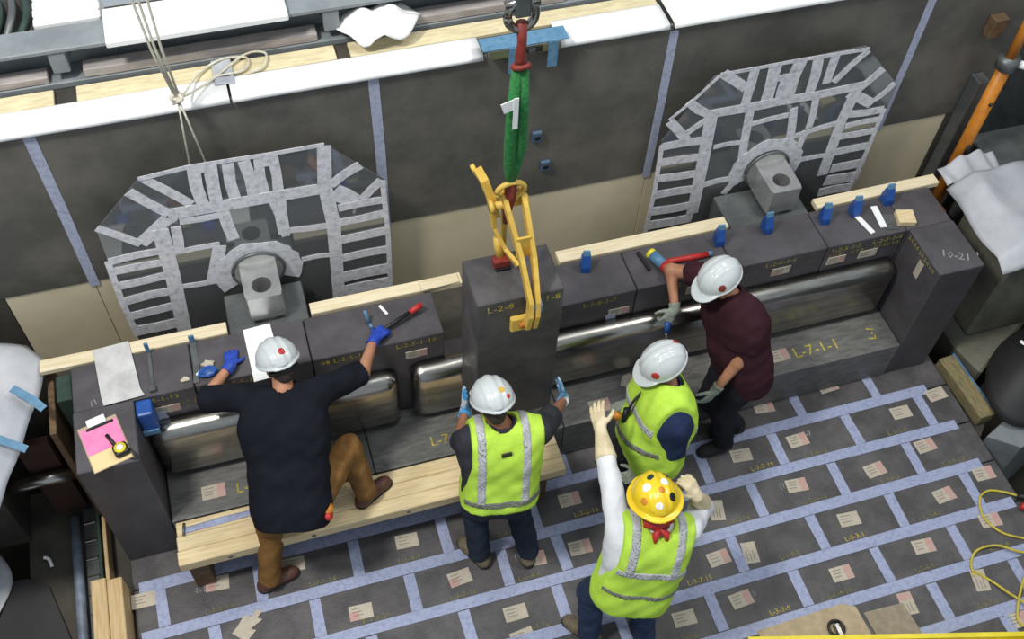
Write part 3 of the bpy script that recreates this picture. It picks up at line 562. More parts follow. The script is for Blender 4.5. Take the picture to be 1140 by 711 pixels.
cr=[(1.575,.71,.045,BLUEP,'small crumpled blue glove scrap on the bench left of the blue gloved hand','scrap'),(1.535,.72,.022,WHITE,'small white paper crumb beside the blue glove scrap','scrap'),(1.585,.775,.03,PAPER,'small cream wood chip above the blue glove scrap','chip'),(1.44,.70,.022,PAPER,'tiny pale paper scrap right of the grey metal sheet','scrap')]
for x,y,r,m,l,c in cr:
    bm=bmesh.new(); bmesh.ops.create_icosphere(bm,subdivisions=2,radius=r)
    for v in bm.verts: v.co=V((x,y,BT+.001+r*.5))+V((v.co.x*1.3,v.co.y*.8,max(v.co.z*.5,-r*.5)))*(1+.25*math.sin(v.co.x*190+v.co.y*130))
    tag(emitbm(c,bm,m),l,c)
for x in (1.245,):
    c=empty('bar_clamp',(x,.8,1.2),'thin grey steel clamp strip standing on the bench right of the grey metal sheet','clamp')
    box('strip',(x-.012,x+.012,.70,.97,1.201,1.209),GALV,c,bev=.002); box('upright',(x-.012,x+.012,.955,.97,1.209,1.30),LBLUE,c,bev=.002); box('jaw',(x-.02,x+.02,.66,.70,1.201,1.228),GALV,c,bev=.003)
c=empty('strap_clamp',(1.515,.8,1.2),'thin blue grey strap folded over the bench by the second block joint','strap'); strip('strap',[(1.50,.66,1.203),(1.515,.8,1.203),(1.51,.97,1.203)],.035,GALV,c,(0,0,1),.004); box('buckle',(1.495,1.53,.965,.98,1.203,1.27),LBLUE,c,bev=.004)
def wedge(x,y,rz,lab):
    t=empty('blue_wedge',(x,y,BT),lab,'wedge',None); R=Matrix.Rotation(rz,3,'Z'); w_=.03
    def pr(name,poly,m,hw):
        bm=bmesh.new(); A=[bm.verts.new(V((x,y,BT))+R@V((-hw,a,b))) for a,b in poly]; B=[bm.verts.new(V((x,y,BT))+R@V((hw,a,b))) for a,b in poly]
        bm.faces.new(A); bm.faces.new(B); n=len(poly)
        for i in range(n): bm.faces.new((A[i],A[(i+1)%n],B[(i+1)%n],B[i]))
        bmesh.ops.recalc_face_normals(bm,faces=bm.faces[:]); return emitbm(name,bm,m,t)
    pr('wedge_body',[(-.045,.001),(.035,.001),(.04,.05),(.02,.13),(-.005,.13),(-.04,.05)],BLUEP,w_)
    pr('wedge_tip',[(-.005,.131),(.02,.131),(.018,.165),(.004,.165)],LBLUE,w_*.8)
    return t
wl=['leftmost, just right of the hanging block','right of the mallet handle','third, left of the right spindle bar','right of the right spindle bar','beside the thin white strips','rearmost, between the white strips and the offcut']
for i,(x,y) in enumerate([(4.08,.90),(5.04,.88),(5.41,.90),(5.84,.875),(6.08,.88),(6.36,.925)]): wedge(x,y,-.25+.1*(i%3),'blue plastic wedge standing on the bench, '+wl[i])
ml=empty('mallet',(4.58,.80,1.2),'mallet with a red handle and green yellow head lying on the bench','mallet')
tube('handle',[(4.60,.79,1.232),(4.78,.785,1.225),(4.92,.785,1.222)],[.017,.022,.02],REDP,ml,ns=10); tube('handle_end',[(4.921,.785,1.222),(4.95,.785,1.222)],.019,LBLUE,ml,ns=10)
tube('head',[(4.545,.86,1.24),(4.585,.76,1.24)],.038,LBLUE,ml,ns=16); tube('yellow_face',[(4.535,.885,1.24),(4.5448,.8605,1.24)],.038,YELRAIL,ml,ns=16); tube('red_face',[(4.5855,.7595,1.24),(4.60,.72,1.24)],.038,REDP,ml,ns=16)
tag(box('steel_wedge',(4.47,4.49,.76,.93,1.2015,1.225),BLACK,bev=.003,rot=.15),'thin black steel wedge lying left of the mallet head','wedge')
tag(rotbox('wood_offcut',(6.40,.73,1.2015),(.125,.12,.045),-.25,WOOD),'square pine offcut on the bench near its right end','offcut')
tag(rotbox('white_strip',(6.10,.775,1.2015),(.04,.21,.012),.22,WHITE),'thin white plastic strip on the bench, left one of the two','strip')
tag(rotbox('white_strip',(6.235,.80,1.2015),(.05,.20,.012),-.12,WHITE),'thin white plastic strip on the bench, right one of the two','strip')
tag(rotbox('clear_film',(6.29,.74,1.2013),(.10,.14,.003),-.2,GALV),'scrap of grey film beside the right white strip','film')
# ------------------------------------------------------------------ hammer held by the man in black, small driver
hm=empty('hammer',(2.72,.75,1.24),'hammer with a black handle and red head held by the blue glove on the bench','hammer')
tube('handle',[(2.62,.706,1.238),(2.86,.80,1.262)],.014,BLACK,hm,ns=10); tube('grip',[(2.861,.80,1.262),(2.945,.836,1.27)],[.018,.02],REDP,hm,ns=10)
nl=empty('blue_clamp',(2.60,.80,1.2),'small blue clamp standing on the bench beside the hammer','clamp'); tube('post',[(2.60,.82,1.201),(2.585,.86,1.30)],.011,LBLUE,nl); tube('arm',[(2.60,.825,1.206),(2.61,.785,1.208)],.011,LBLUE,nl)
tag(box('white_shim',(2.70,2.72,.86,.95,1.2015,1.212),WHITE,rot=.4),'thin white shim on the bench behind the hammer','shim')
bt=empty('blue_tool',(4.53,.42,1.0),'blue handled tool held in the grey glove of the man in maroon','tool')
tube('tool_handle',[(4.515,.43,1.06),(4.505,.40,.99)],.022,BLUEP,bt); tube('tool_blade',[(4.505,.398,.985),(4.50,.375,.90)],.012,INOX,bt)
# ------------------------------------------------------------------ right side
sr=empty('orange_prop',(7.25,1.30,.50),'orange adjustable steel prop standing at the right end of the wall','prop')
tube('outer_tube',[(7.235,1.30,.497),(7.235,1.30,1.93)],.048,ORANGE,sr,ns=16)
for z in (1.15,1.62): tube('slot',[(7.225,1.25,z-.06*(z<1.5)),(7.225,1.25,z+.06*(z<1.5)+.02)],.014,BLACK,sr,ns=8)
tube('collar',[(7.235,1.30,1.93),(7.235,1.30,2.02)],.075,GALV,sr,ns=12); tube('inner_tube',[(7.235,1.30,2.02),(7.235,1.30,2.5)],.036,ORANGE,sr,ns=12)
tube('lever',[(7.30,1.27,1.97),(7.45,1.22,1.93)],.028,WHITE,sr); box('base_plate',(7.15,7.32,1.22,1.38,.497,.51),ORANGE,sr)
tag(box('bracket_plate',(7.09,7.20,1.42,1.499,2.10,2.25),PLY),'small wooden bracket plate on the wall beside the top of the orange prop','bracket')
tag(box('grey_channel',(7.18,7.27,1.385,1.495,.4955,1.72),GALV),'grey steel channel standing behind the orange prop','channel')
tag(prism('grey_gusset',[(7.45,1.05),(8.28,.9),(8.28,1.50),(7.45,1.50)],-1.59,1.05,GALV,bev=.01),'grey steel box in the right corner behind the white tarp','box')
cs=prism('concrete_pedestal',[(7.03,.26),(7.10,.0),(8.0,.50),(8.28,.88),(7.44,1.04),(7.16,1.20),(7.03,.98)],-1.59,.05,CONC,bev=.02); tag(cs,'stained grey concrete pedestal below the white tarp at the right','pedestal')
tag(box('concrete_block',(7.16,7.9,.33,.94,.052,1.10),CONC,bev=.02),'stained concrete block under the white tarp at the right','block')
def fn(u,v):
    x=6.965+.95*u; y=1.02-.80*v+.12*u*(1-v)-.05*u
    d=min(1.,max(0.,(7.16-x)/.2)); e=max(0.,(.33-y)/.2)
    return (x,y,1.16-.10*d-.12*min(e,1.2)+.03*math.sin(6*u+5*v)*math.sin(4*v+1)+.02*math.sin(13*u-3*v))
tp=cloth('white_tarp',fn,30,30,TARP,thick=.004); tag(tp,'white plastic tarp draped over a crate at the right edge','tarp')
strip('tape_strip',[(7.35,.48,1.20),(7.47,.57,1.21),(7.58,.62,1.21)],.03,BLUETAPE,tp,(0,0,1),.004)
tag(cloth('grey_tarp',lambda u,v:(6.96+.5*u,1.02+.16*v+.05*u,1.10+.10*math.sin(3*u)*v+.02*math.sin(18*u+2*v)),20,8,TARP,thick=.004),'crumpled grey white plastic behind the white tarp, beside the orange prop','tarp')
def fn(u,v):
    a=2*math.pi*u; r=v
    return (7.47+.50*r*math.cos(a),-.02+.36*r*math.sin(a)+.18*r*math.cos(a)-0.12,.37-.28*r**2.4+.012*math.sin(3*a))
dm=cloth('rubber_cover',lambda u,v:fn(u,.02+.98*v),36,14,RUBBER,thick=-.006); tag(dm,'black rubber cover bulging at the right below the concrete pedestal','cover')
rotbox('paper_tag',(7.34,.0,.335),(.03,.075,.006),.5,WHITE,dm)
tag(prism('grey_steel_box',[(6.845,-.50),(7.05,-.655),(8.28,-.15),(8.28,.10),(7.3,-.31)],-1.59,.03,GREYPAINT,bev=.006),'grey steel box beam at the right edge beside the floor','beam')
lr=empty('weathered_timber',(6.91,-.1,-.05),'weathered timber lying along the right edge of the floor','timber')
R=Matrix.Rotation(.05,3,'Z'); box('timber',(6.855,6.985,-.36,.20,-.055,.06),mat('weathered_wood',(150,132,92),(104,104,78),rough=.85,nscale=12,stretch=(7,1,7)),lr,bev=.008,rot=R); box('metal_strip',(7.0,7.02,-.34,.22,-.055,.03),LBLUE,lr,bev=.002,rot=R,piv=(6.92,-.08,0))
cloth('plastic_scrap',lambda u,v:(6.737+.05*u+.03*math.sin(7*v)*u,.25+.05*v*0+.12*u,1.14-.28*v+.02*math.sin(9*u)),8,12,TARP,pr,thick=.003); strip('tape_strip',[(6.80,.36,1.08),(6.80,.36,.95)],.05,BLUEP,pr,(1,-.4,0),.004,.01)
# yellow cable with plug
tube('yellow_cable',[(6.80,-.99,.03),(6.72,-.925,.012),(6.62,-.89,.012),(6.53,-.93,.012),(6.48,-1.06,.012),(6.54,-1.2,.012),(6.68,-1.29,.012),(6.77,-1.36,.012),(6.70,-1.40,.014),(6.52,-1.52,.02),(6.36,-1.68,.02),(6.30,-1.80,.012),(6.40,-1.90,.012)],.0085,YROPE,None,curve=6); yc=bpy.data.objects['yellow_cable']; tag(yc,'yellow cable with a black plug looping over the lower right floor','cable')
tube('plug',[(6.79,-.985,.03),(6.86,-1.03,.045)],.022,BLACK,yc); tube('red_end',[(6.775,-1.06,.03),(6.80,-1.09,.03)],.026,REDP,yc)
tube('loop',[(6.74,-1.40,.016),(6.58,-1.37,.03),(6.44,-1.28,.03),(6.30,-1.27,.012),(6.21,-1.34,.012),(6.18,-1.43,.012)],.0085,YROPE,yc,curve=6); tube('loop',[(6.20,-1.40,.012),(6.28,-1.50,.012),(6.33,-1.60,.03),(6.40,-1.70,.03),(6.45,-1.80,.012),(6.44,-1.9,.012)],.0085,YROPE,yc,curve=6)
# cardboard at the bottom edge, ring device, yellow tray
tag(prism('cardboard_sheet',[(4.60,-1.37),(5.22,-1.355),(5.30,-1.40),(5.33,-1.9),(4.62,-1.9)],.0062,.011,CARD),'pale cardboard sheet on the floor at the bottom edge under the black ring','cardboard')
tag(prism('cardboard_sheet',[(5.33,-1.452),(5.615,-1.462),(5.66,-1.9),(5.36,-1.9)],.0062,.012,mat('grey_cardboard',(158,146,126),(140,128,110),rough=.8,nscale=20)),'grey brown cardboard sheet on the floor right of the pale one','cardboard')
rd=empty('ring_tool',(5.10,-1.50,.0115),'small steel tool with a black ring lying on the pale cardboard','tool'); torus('ring',(5.10,-1.50,.03),.05,.010,(0,0,1),BLACK,rd); box('body',(5.085,5.125,-1.60,-1.47,.0115,.05),INOX,rd,bev=.008)
tr=empty('yellow_tray',(5.2,-1.85,.006),'bright yellow steel tray of small parts at the bottom edge','tray')
def ybar(name,a,b,wd,z0,z1,m,par):
    a=V(a+(0,)); b=V(b+(0,)); t=(b-a).normalized(); n=V((-t.y,t.x,0))*wd/2; poly=[(q.x,q.y) for q in (a-n,b-n,b+n,a+n)]; return prism(name,poly,z0,z1,m,par)
A,B=(4.455,-1.455),(6.2,-1.917); C,D=(4.36,-1.80),(6.1,-2.267)
ybar('rim',A,B,.03,.0125,.20,YELRAIL,tr); ybar('rim',C,D,.03,.0125,.20,YELRAIL,tr); ybar('end',(A[0],A[1]-.02),(C[0],C[1]+.02),.03,.0125,.20,YELRAIL,tr); ybar('end',(B[0],B[1]-.02),(D[0],D[1]+.02),.03,.0125,.20,YELRAIL,tr)
prism('bottom',[(4.47,-1.475),(6.17,-1.925),(6.09,-2.237),(4.385,-1.785)],.0125,.03,YELRAIL,tr)
for k in range(9):
    x=4.56+.175*k+random.uniform(-.02,.02); y=-1.53-.265*(x-4.47)+random.uniform(-.03,.0); m=random.choice([WHITE,PAPER,GALV,WHITE])
    tag(rotbox('small_part',(x,y-.03,.0305),(.10,.07,.10),random.uniform(0,1.5),m,bev=.012),'small pale part lying in the bright yellow tray','part','small parts in the yellow tray')
tag(tube('floor_cord',[(3.95,-1.33,.012),(4.1,-1.345,.012),(4.3,-1.39,.012),(4.42,-1.42,.012)],.012,YELRAIL,None,curve=4),'short yellow cord on the floor running to the yellow tray','cord')
# ------------------------------------------------------------------ left side
tag(tube('grey_pipe',[(.415,.70,-.12),(.418,.3,-.12),(.424,-.4,-.12),(.43,-1.2,-.12)],.035,mat('pale_blue_pipe',(150,162,180),(120,132,150),rough=.4,metal=.3,nscale=12),None,ns=12),'pale blue grey pipe running along the left edge of the pit','pipe')
ct=empty('cable_tray',(.53,.2,-.158),'slotted grey cable tray beside the pale pipe at the left','tray')
box('tray_bed',(.468,.556,-.5,.75,-.158,-.13),GALV,ct)
for k in range(9): box('rung',(.472,.552,.62-.135*k,.64-.135*k,-.129,-.105),INOX,ct,bev=.003)
tag(box('green_rail',(.570,.594,.06,.72,-.158,-.03),DGREEN),'dark green rail between the cable tray and the wooden batten','rail')
tag(box('batten',(.612,.636,.06,.60,-.158,-.01),WOODY),'narrow pine batten beside the left end block','batten')
tag(box('red_bar',(.515,.550,-1.5,-.0,-.104,-.06),REDP),'red bar beside the two pine timbers','bar')
tb=tube('steel_tube',[(.15,.72,.42),(.595,.72,.42)],.048,INOX,None,ns=16); tag(tb,'stainless steel tube reaching the left end of the bench','tube')
tag(prism('black_sheet',[(.085,.34),(.02,.34),(-1.0,.34),(-1.0,-2),(.36,-2),(.36,-.22),(.22,.25)],-.155,-.13,RUBBER),'black rubber sheet in the lower left corner','sheet')
tag(box('plywood_sheet',(.60,.64,.62,1.12,-.158,1.06),PLY),'brown plywood sheet standing on edge beside the left end of the bench','plywood')
tag(prism('red_brown_panel',[(.30,.78),(.50,.78),(.50,.83),(.30,.83)],-.158,.75,mat('red_brown_panel',(80,52,44),(62,44,38),rough=.8,nscale=6)),'red brown board standing behind the steel tube','board')
tag(box('storage_crate',(-.6,.12,.62,1.25,-.158,1.12),DARK),'dark crate under the white plastic sheet at the left edge','crate')
def fn(u,v):
    y=1.22-1.12*v; ed=float(np.interp(y,[.1,.23,.48,.83,1.08,1.3],[.30,.36,.44,.56,.63,.47]))
    x=-.75+(ed+.75)*u; return (x,y,1.20+.14*(1-v)*.6-.10*max(0,(u-.75)/.25)**2+.02*math.sin(9*u+6*v)+.015*math.sin(17*v))
ls=cloth('plastic_sheet',fn,36,26,TARP,thick=.004); tag(ls,'white plastic sheet with blue tape draped at the left edge','plastic sheet')
strip('tape_strip',[(.46,.86,1.27),(.56,.77,1.25),(.62,.70,1.22)],.05,BLUETAPE,ls,(0,0,1),.004); strip('tape_strip',[(.33,.57,1.25),(.44,.50,1.23),(.51,.46,1.2)],.05,BLUETAPE,ls,(0,0,1),.004)
def fn(u,v): 
    return (-.7+(.60+.07*math.sin(9*v)+.06*math.sin(3*v))*u, .58-1.1*v, -.045-.05*u*u+.02*math.sin(8*u+11*v))
lo=cloth('plastic_sheet',fn,20,26,TARP,thick=.004); tag(lo,'white plastic sheet lying in the lower left corner on the black rubber','plastic sheet')
strip('tape_strip',[(-.2,.45,-.02),(-.2,.25,-.02)],.05,BLUETAPE,lo,(0,0,1),.006,.01)
tag(tube('twine_clip',[(.20,.46,-.127),(.23,.44,-.127),(.25,.38,-.127)],.012,WHITE,None,curve=3),'small white clip on the black sheet at the left','clip')
# ------------------------------------------------------------------ signed-distance figures
def nrm(a): a=np.asarray(a,float); return a/(np.linalg.norm(a)+1e-12)
def surfnet(D,o,h):
    S=D<0; nx,ny,nz=D.shape
    cs=[(i,j,k) for i in (0,1) for j in (0,1) for k in (0,1)]
    cnt=np.zeros((nx-1,ny-1,nz-1),np.int8)
    for i,j,k in cs: cnt+=S[i:nx-1+i,j:ny-1+j,k:nz-1+k]
    act=(cnt>0)&(cnt<8); I=np.argwhere(act); n=len(I); idx=-np.ones(act.shape,int); idx[act]=np.arange(n)
    acc=np.zeros((n,3)); c=np.zeros(n)
    for a in cs:
        for ax in range(3):
            if a[ax]==1: continue
            b=list(a); b[ax]=1
            d0=D[I[:,0]+a[0],I[:,1]+a[1],I[:,2]+a[2]]; d1=D[I[:,0]+b[0],I[:,1]+b[1],I[:,2]+b[2]]
            m=(d0<0)!=(d1<0); t=np.where(m,d0/np.where(m,d0-d1,1),0)
            p=np.array(a,float)[None,:].repeat(n,0); p[:,ax]+=t
            acc[m]+=p[m]; c[m]+=1
    Vt=(I+acc/np.maximum(c,1)[:,None])*h+o
    F=[]
    for ax in range(3):
        sl0=[slice(None)]*3; sl1=[slice(None)]*3; sl0[ax]=slice(0,-1); sl1[ax]=slice(1,None)
        s0=S[tuple(sl0)]; s1=S[tuple(sl1)]; E=np.argwhere(s0!=s1); b,cx=[(1,2),(2,0),(0,1)][ax]
        E=E[(E[:,b]>0)&(E[:,cx]>0)&(E[:,b]<D.shape[b]-1)&(E[:,cx]<D.shape[cx]-1)]
        def cell(db,dc):
            q=E.copy(); q[:,b]-=db; q[:,cx]-=dc; return idx[q[:,0],q[:,1],q[:,2]]
        q=np.stack([cell(1,1),cell(0,1),cell(0,0),cell(1,0)],1)
        fl=~s0[E[:,0],E[:,1],E[:,2]]; q[fl]=q[fl][:,::-1]; F.append(q)
    return Vt,np.vstack(F)
class SDF:
    def __init__(s,h): s.h=h; s.p=[]; s.cuts=[]; s.wr=0; s.bb=[]
    def cap(s,a,b,ra,rb=None,k=.03,cut=None):
        rb=ra if rb is None else rb; a=np.array(a,float); b=np.array(b,float); r=max(ra,rb)
        s.bb.append((np.minimum(a,b)-r,np.maximum(a,b)+r))
        def f(P):
            ab=b-a; t=np.clip(((P-a)@ab)/(ab@ab+1e-12),0,1); d=np.linalg.norm(P-a-t[...,None]*ab,axis=-1)-(ra+(rb-ra)*t)
            if cut is not None: d=np.maximum(d,(P-np.array(cut[0]))@nrm(cut[1]))
            return d
        s.p.append((f,k,s.bb[-1],1)); return s
    def ell(s,c,ax,r,k=.03,sub=False):
        c=np.array(c,float); A=np.array([nrm(x) for x in ax]); r=np.array(r,float); R=r.max()
        def f(P):
            q=(P-c)@A.T; k0=np.linalg.norm(q/r,axis=-1); k1=np.linalg.norm(q/(r*r),axis=-1)+1e-9; return k0*(k0-1)/k1
        e=np.sqrt(((A*r[:,None])**2).sum(0)); bb=(c-e,c+e)
        if not sub: s.bb.append(bb)
        s.p.append((f,k,bb,-1 if sub else 1)); return s
    def fn(s,f,lo,hi,k=.0,op=1): s.p.append((f,k,(np.array(lo),np.array(hi)),op)); s.bb.append((np.array(lo),np.array(hi))) if op>0 else 0; return s
    def cut(s,f): s.cuts.append(f); return s
    def grid(s):
        lo=np.min([b[0] for b in s.bb],0)-.03; hi=np.max([b[1] for b in s.bb],0)+.03
        n=np.ceil((hi-lo)/s.h).astype(int)+1; return lo,n
    def field(s,lo,n):
        ax=[lo[i]+np.arange(n[i])*s.h for i in range(3)]
        D=np.full(tuple(n),.5)
        for f,k,bb,op in s.p:
            m=max(k,.02)+.03
            a=np.clip(np.floor((bb[0]-m-lo)/s.h).astype(int),0,n); b=np.clip(np.ceil((bb[1]+m-lo)/s.h).astype(int)+1,0,n)
            if (b<=a).any(): continue
            P=np.stack(np.meshgrid(*[ax[i][a[i]:b[i]] for i in range(3)],indexing='ij'),-1); d=f(P); sl=tuple(slice(a[i],b[i]) for i in range(3)); o=D[sl]
            if op>0:
                hh=np.clip(.5+.5*(o-d)/max(k,1e-6),0,1); D[sl]=o*(1-hh)+d*hh-k*hh*(1-hh)
            else: D[sl]=np.maximum(o,-d)
        P=np.stack(np.meshgrid(*ax,indexing='ij'),-1)
        if s.wr:
            x,y,z=P[...,0],P[...,1],P[...,2]
            D=D+s.wr*(np.sin(21*z+19*x+5*np.sin(11*y))*np.sin(17*x-9*z+8*y)+.6*np.sin(52*z-31*x+21*y))
        for c in s.cuts: D=np.maximum(D,c(P))
        return D,P
    def mesh(s,name,m,parent):
        lo,n=s.grid(); D,P=s.field(lo,n); Vt,F=surfnet(D,lo,s.h)
        return emit(name,Vt,F.tolist(),m,parent,smooth=True)
def ik(a,b,l1,l2,pole):
    a=np.array(a,float); b=np.array(b,float); d=b-a; L=np.linalg.norm(d); u=d/L
    if L>=l1+l2-1e-3: return a+d*l1/(l1+l2)
    x=(l1*l1-l2*l2+L*L)/(2*L); hgt=math.sqrt(max(l1*l1-x*x,0)); p=np.array(pole,float); p=nrm(p-u*(p@u)); return a+u*x+p*hgt
def glove(par,Wp,D_,N_,T_,m,curl=.35,thumb=.6,sc=1.,cuff=None,spread=.0,name='glove'):
    """hand: wrist, finger direction, palm normal, thumb side"""
    Wp=np.array(Wp,float); D_=nrm(D_); N_=nrm(np.array(N_)-D_*np.dot(N_,D_)); S_=nrm(np.cross(D_,N_)); S_=S_ if S_@np.array(T_)>0 else -S_
    q=SDF(.0052); hw=.030*sc
    q.cap(Wp,Wp+D_*.03*sc,.029*sc,.028*sc,k=.01)
    for o in (-1,-.33,.33,1): q.cap(Wp+D_*.02*sc+S_*o*.018*sc,Wp+D_*.085*sc+S_*o*hw,.0175*sc,.0135*sc,k=.012)
    for i,o in enumerate((1,.34,-.34,-1)):
        L=(.076,.086,.080,.062)[i]*sc; p=Wp+D_*.088*sc+S_*o*hw*1.02; ang=0; d0=nrm(D_+S_*o*(.10+spread))
        for j,fr in enumerate((.45,.32,.23)):
            ang+=curl*(.7 if j==0 else 1.15)*(1+.12*(i%2)); d=d0*math.cos(ang)+N_*math.sin(ang); e=p+d*L*fr
            q.cap(p,e,(.0112,.0106,.0098)[j]*sc,(.0106,.0098,.0088)[j]*sc,k=.002); p=e
    p=Wp+D_*.028*sc+S_*.022*sc; d=nrm(D_*.55+S_*.8+N_*thumb*.5)
    for j,(l,r) in enumerate(((.038,.0145),(.034,.0125),(.027,.011))):
        e=p+d*l*sc; q.cap(p,e,r*sc,(r-.0012)*sc,k=.008 if j==0 else .003); p=e; d=nrm(d+D_*.35+N_*thumb*.35-S_*.15)
    if cuff: q.cap(Wp-D_*0+np.array(cuff[0])*0,cuff[0],.034,cuff[1],k=.012,cut=(cuff[0],np.array(cuff[0])-Wp))
    return q.mesh(name,m,par)
def hat(par,c,F,U,m,full=False,badge=None,ridge=True):
    F=nrm(F); U=nrm(np.array(U)-F*np.dot(U,F)); S=np.cross(F,U); c=np.array(c,float); q=SDF(.0055)
    r=np.array([.123,.145,.119])
    def dome(P):
        d=P-c; x,y,z=d@S,d@F,d@U; k0=np.sqrt((x/r[0])**2+(y/r[1])**2+(z/r[2])**2); k1=np.sqrt((x/r[0]**2)**2+(y/r[1]**2)**2+(z/r[2]**2)**2)+1e-9
        s_=k0*(k0-1)/k1
        if ridge: s_=s_-.006*np.exp(-(x/.020)**4)*(z>.0)-.0035*np.exp(-((np.abs(x)-.055)/.012)**4)*(z>.02)
        return np.maximum(s_,-z-.004)
    def brim(P):
        d=P-c; x,y,z=d@S,d@F,d@U
        a,b=(.152,.172) if full else (.130,.152)
        e=np.sqrt((x/a)**2+(y/b)**2)-1
        v=np.sqrt((x/.108)**2+((y-.078)/.130)**2)-1
        e=np.minimum(e,v)*.12; zz=z+.010+ .25*np.maximum(np.abs(y)-.12,0)+(.12*np.maximum(np.hypot(x,y)-.12,0) if full else 0)
        return np.maximum(e,np.abs(zz)-.006)
    def hol(P):
        d=P-c; x,y,z=d@S,d@F,d@U; return (np.sqrt((x/.108)**2+(y/.129)**2+(z/.112)**2)-1)*.11
    lo,hi=c-.22,c+.22
    q.fn(dome,lo,hi,k=.0); q.fn(brim,lo,hi,k=.008); q.fn(hol,lo,hi,op=-1)
    h_=q.mesh('hard_hat',m,par)
    for b in (badge or []):   # (direction in (S,F,U), radius, material, inner material)
        dn=nrm(np.array(b[0])); dw=S*dn[0]+F*dn[1]+U*dn[2]
        g=SDF(.0045)
        def patch(P,off=.0022):
            d=P-c; t=nrm(dw); al=d@t; rad=np.linalg.norm(d-al[...,None]*t,axis=-1); return np.maximum(np.maximum(dome(P)-off,-dome(P)-.004),np.maximum(rad-b[1],-al))
        def rr(P): return dome(P)
        p0=c+dw*.128; g.fn(patch,p0-b[1]-.02,p0+b[1]+.02); bo=g.mesh('badge',b[2],h_)
    return h_
def person(name,label,base,J,skin,top,topmat,pants,boots,hatm,full,badge,gl,extras=None,vest=None,sleeve=.75,build=1.0,hairm=HAIR,seed=0):
    t=empty(name,base,label,'person'); A=lambda k:np.array(J[k],float)
    P,N,Hd=A('pelvis'),A('neck'),A('head'); LS,RS=A('ls'),A('rs'); u=nrm(N-P); T=np.linalg.norm(N-P); s=RS-LS; s=nrm(s-u*(s@u)); f=np.cross(u,s)
    F=nrm(A('face')); U=nrm(A('up')-F*(A('up')@F)); S=np.cross(F,U); b=build
    le=ik(LS,A('lw'),.29,.26,A('lep')); re=ik(RS,A('rw'),.29,.26,A('rep'))
    lh,rh=P-s*.095-u*.02,P+s*.095-u*.02
    lk=ik(lh,A('la'),.44,.42,A('lkp')); rk=ik(rh,A('ra'),.44,.42,A('rkp'))
    def torso(q,e,k=.07):
        q.cap(P-s*.07*b,P+s*.07*b,.118*b+e,k=k); q.cap(P+u*.25*T-s*.075*b,P+u*.25*T+s*.075*b,.112*b+e,k=k)
        q.cap(P+u*.5*T-s*.085*b,P+u*.5*T+s*.085*b,.108*b+e,k=k)
        q.cap(P+u*.68*T-s*.1*b,P+u*.68*T+s*.085*b,.115*b+e,k=k); q.cap(P+u*.86*T-s*.09*b,P+u*.86*T+s*.09*b,.085*b+e,k=k)
        if J.get('belly'): q.cap(P+u*.25*T+f*J['belly']-s*.04,P+u*.25*T+f*J['belly']+s*.04,.10+e,k=k)
        if J.get('tail'): q.cap(P-u*.13-s*.06*b,P-u*.13+s*.06*b,.104*b+e,k=k)
        q.cap(LS,RS,.058+e,k=k*.8); q.cap(P+u*.9*T,N,.075+e*.5,.06+e*.5,k=.05)
    # body: one continuous surface
    q=SDF(.0115); tl=J.pop('tail',0); torso(q,-.014-(b-1)*.05); J['tail']=tl; q.cap(N-u*.04,Hd-U*.03,.060,.056,k=.03)
    for a,e,w,sd in ((LS,le,A('lw'),'l'),(RS,re,A('rw'),'r')): q.cap(a,e,.052,.043,k=.04); q.cap(e,w,.043,.026,k=.02); q.cap(w,w+nrm(gl[sd][0])*.06,.022,.018,k=.02)
    for hp,k_,an in ((lh,lk,A('la')),(rh,rk,A('ra'))): q.cap(hp,k_,.085,.06,k=.05); q.cap(k_,an,.058,.04,k=.03); q.cap(an,an+np.array([0,0,-.02]),.035,.03,k=.02)
    q.ell(Hd+F*.0-F*.008+U*.02,(S,F,U),(.074,.095,.10),k=.02); q.ell(Hd+F*.028-U*.058,(S,F,U),(.056,.066,.058),k=.03)
    q.cap(Hd+F*.088+U*.012,Hd+F*.108-U*.022,.010,.0145,k=.012); q.cap(Hd+F*.083-U*.088,Hd+F*.080-U*.092,.018,k=.02)
    q.cap(Hd+F*.082-S*.035+U*.03,Hd+F*.082+S*.035+U*.03,.013,k=.015)
    for sg in (-1,1): q.ell(Hd+S*.076*sg-F*.005-U*.012,(S,F,U),(.012,.022,.033),k=.006); q.cap(Hd+S*.045*sg+F*.055-U*.03,Hd+S*.045*sg+F*.055-U*.032,.024,k=.025)
    body=q.mesh('body',skin,t)
    for sg in (-1,1):
        e=SDF(.004); e.ell(Hd+S*.033*sg+F*.086+U*.006,(S,F,U),(.013,.010,.009)); eo=e.mesh('eye',EYEW,body)
    e=SDF(.0045); e.ell(Hd+F*.094-U*.056,(S,F,U),(.026,.010,.008)); e.mesh('mouth',LIP,body)
    e=SDF(.009); e.ell(Hd-F*.018+U*.022,(S,F,U),(.081,.099,.103)); e.cap(Hd-F*.06-U*.045,Hd-F*.05-U*.06,.045,k=.03)
    e.cut(lambda X:((X-Hd)@F-.028-.25*((X-Hd)@U))); e.cut(lambda X:-((X-Hd)@U)-.085); e.mesh('hair',hairm,t)
    # trousers
    q=SDF(.0115); q.wr=.0035
    c_=1+(b-1)*.35; wc=(P+u*.26*T,u); q.cap(P-s*.07*c_,P+s*.07*c_,.122*c_,k=.06,cut=wc); q.cap(P+u*.2*T-s*.06*c_,P+u*.2*T+s*.06*c_,.108*c_,k=.06,cut=wc)
    for hp,k_,an in ((lh,lk,A('la')),(rh,rk,A('ra'))):
        q.cap(hp,k_,.102*b,.082,k=.05); dn=nrm(an-k_); q.cap(k_,an+dn*.02,.082,.072,k=.03,cut=(an+dn*.012,dn))
    q.mesh('trousers',pants,t)
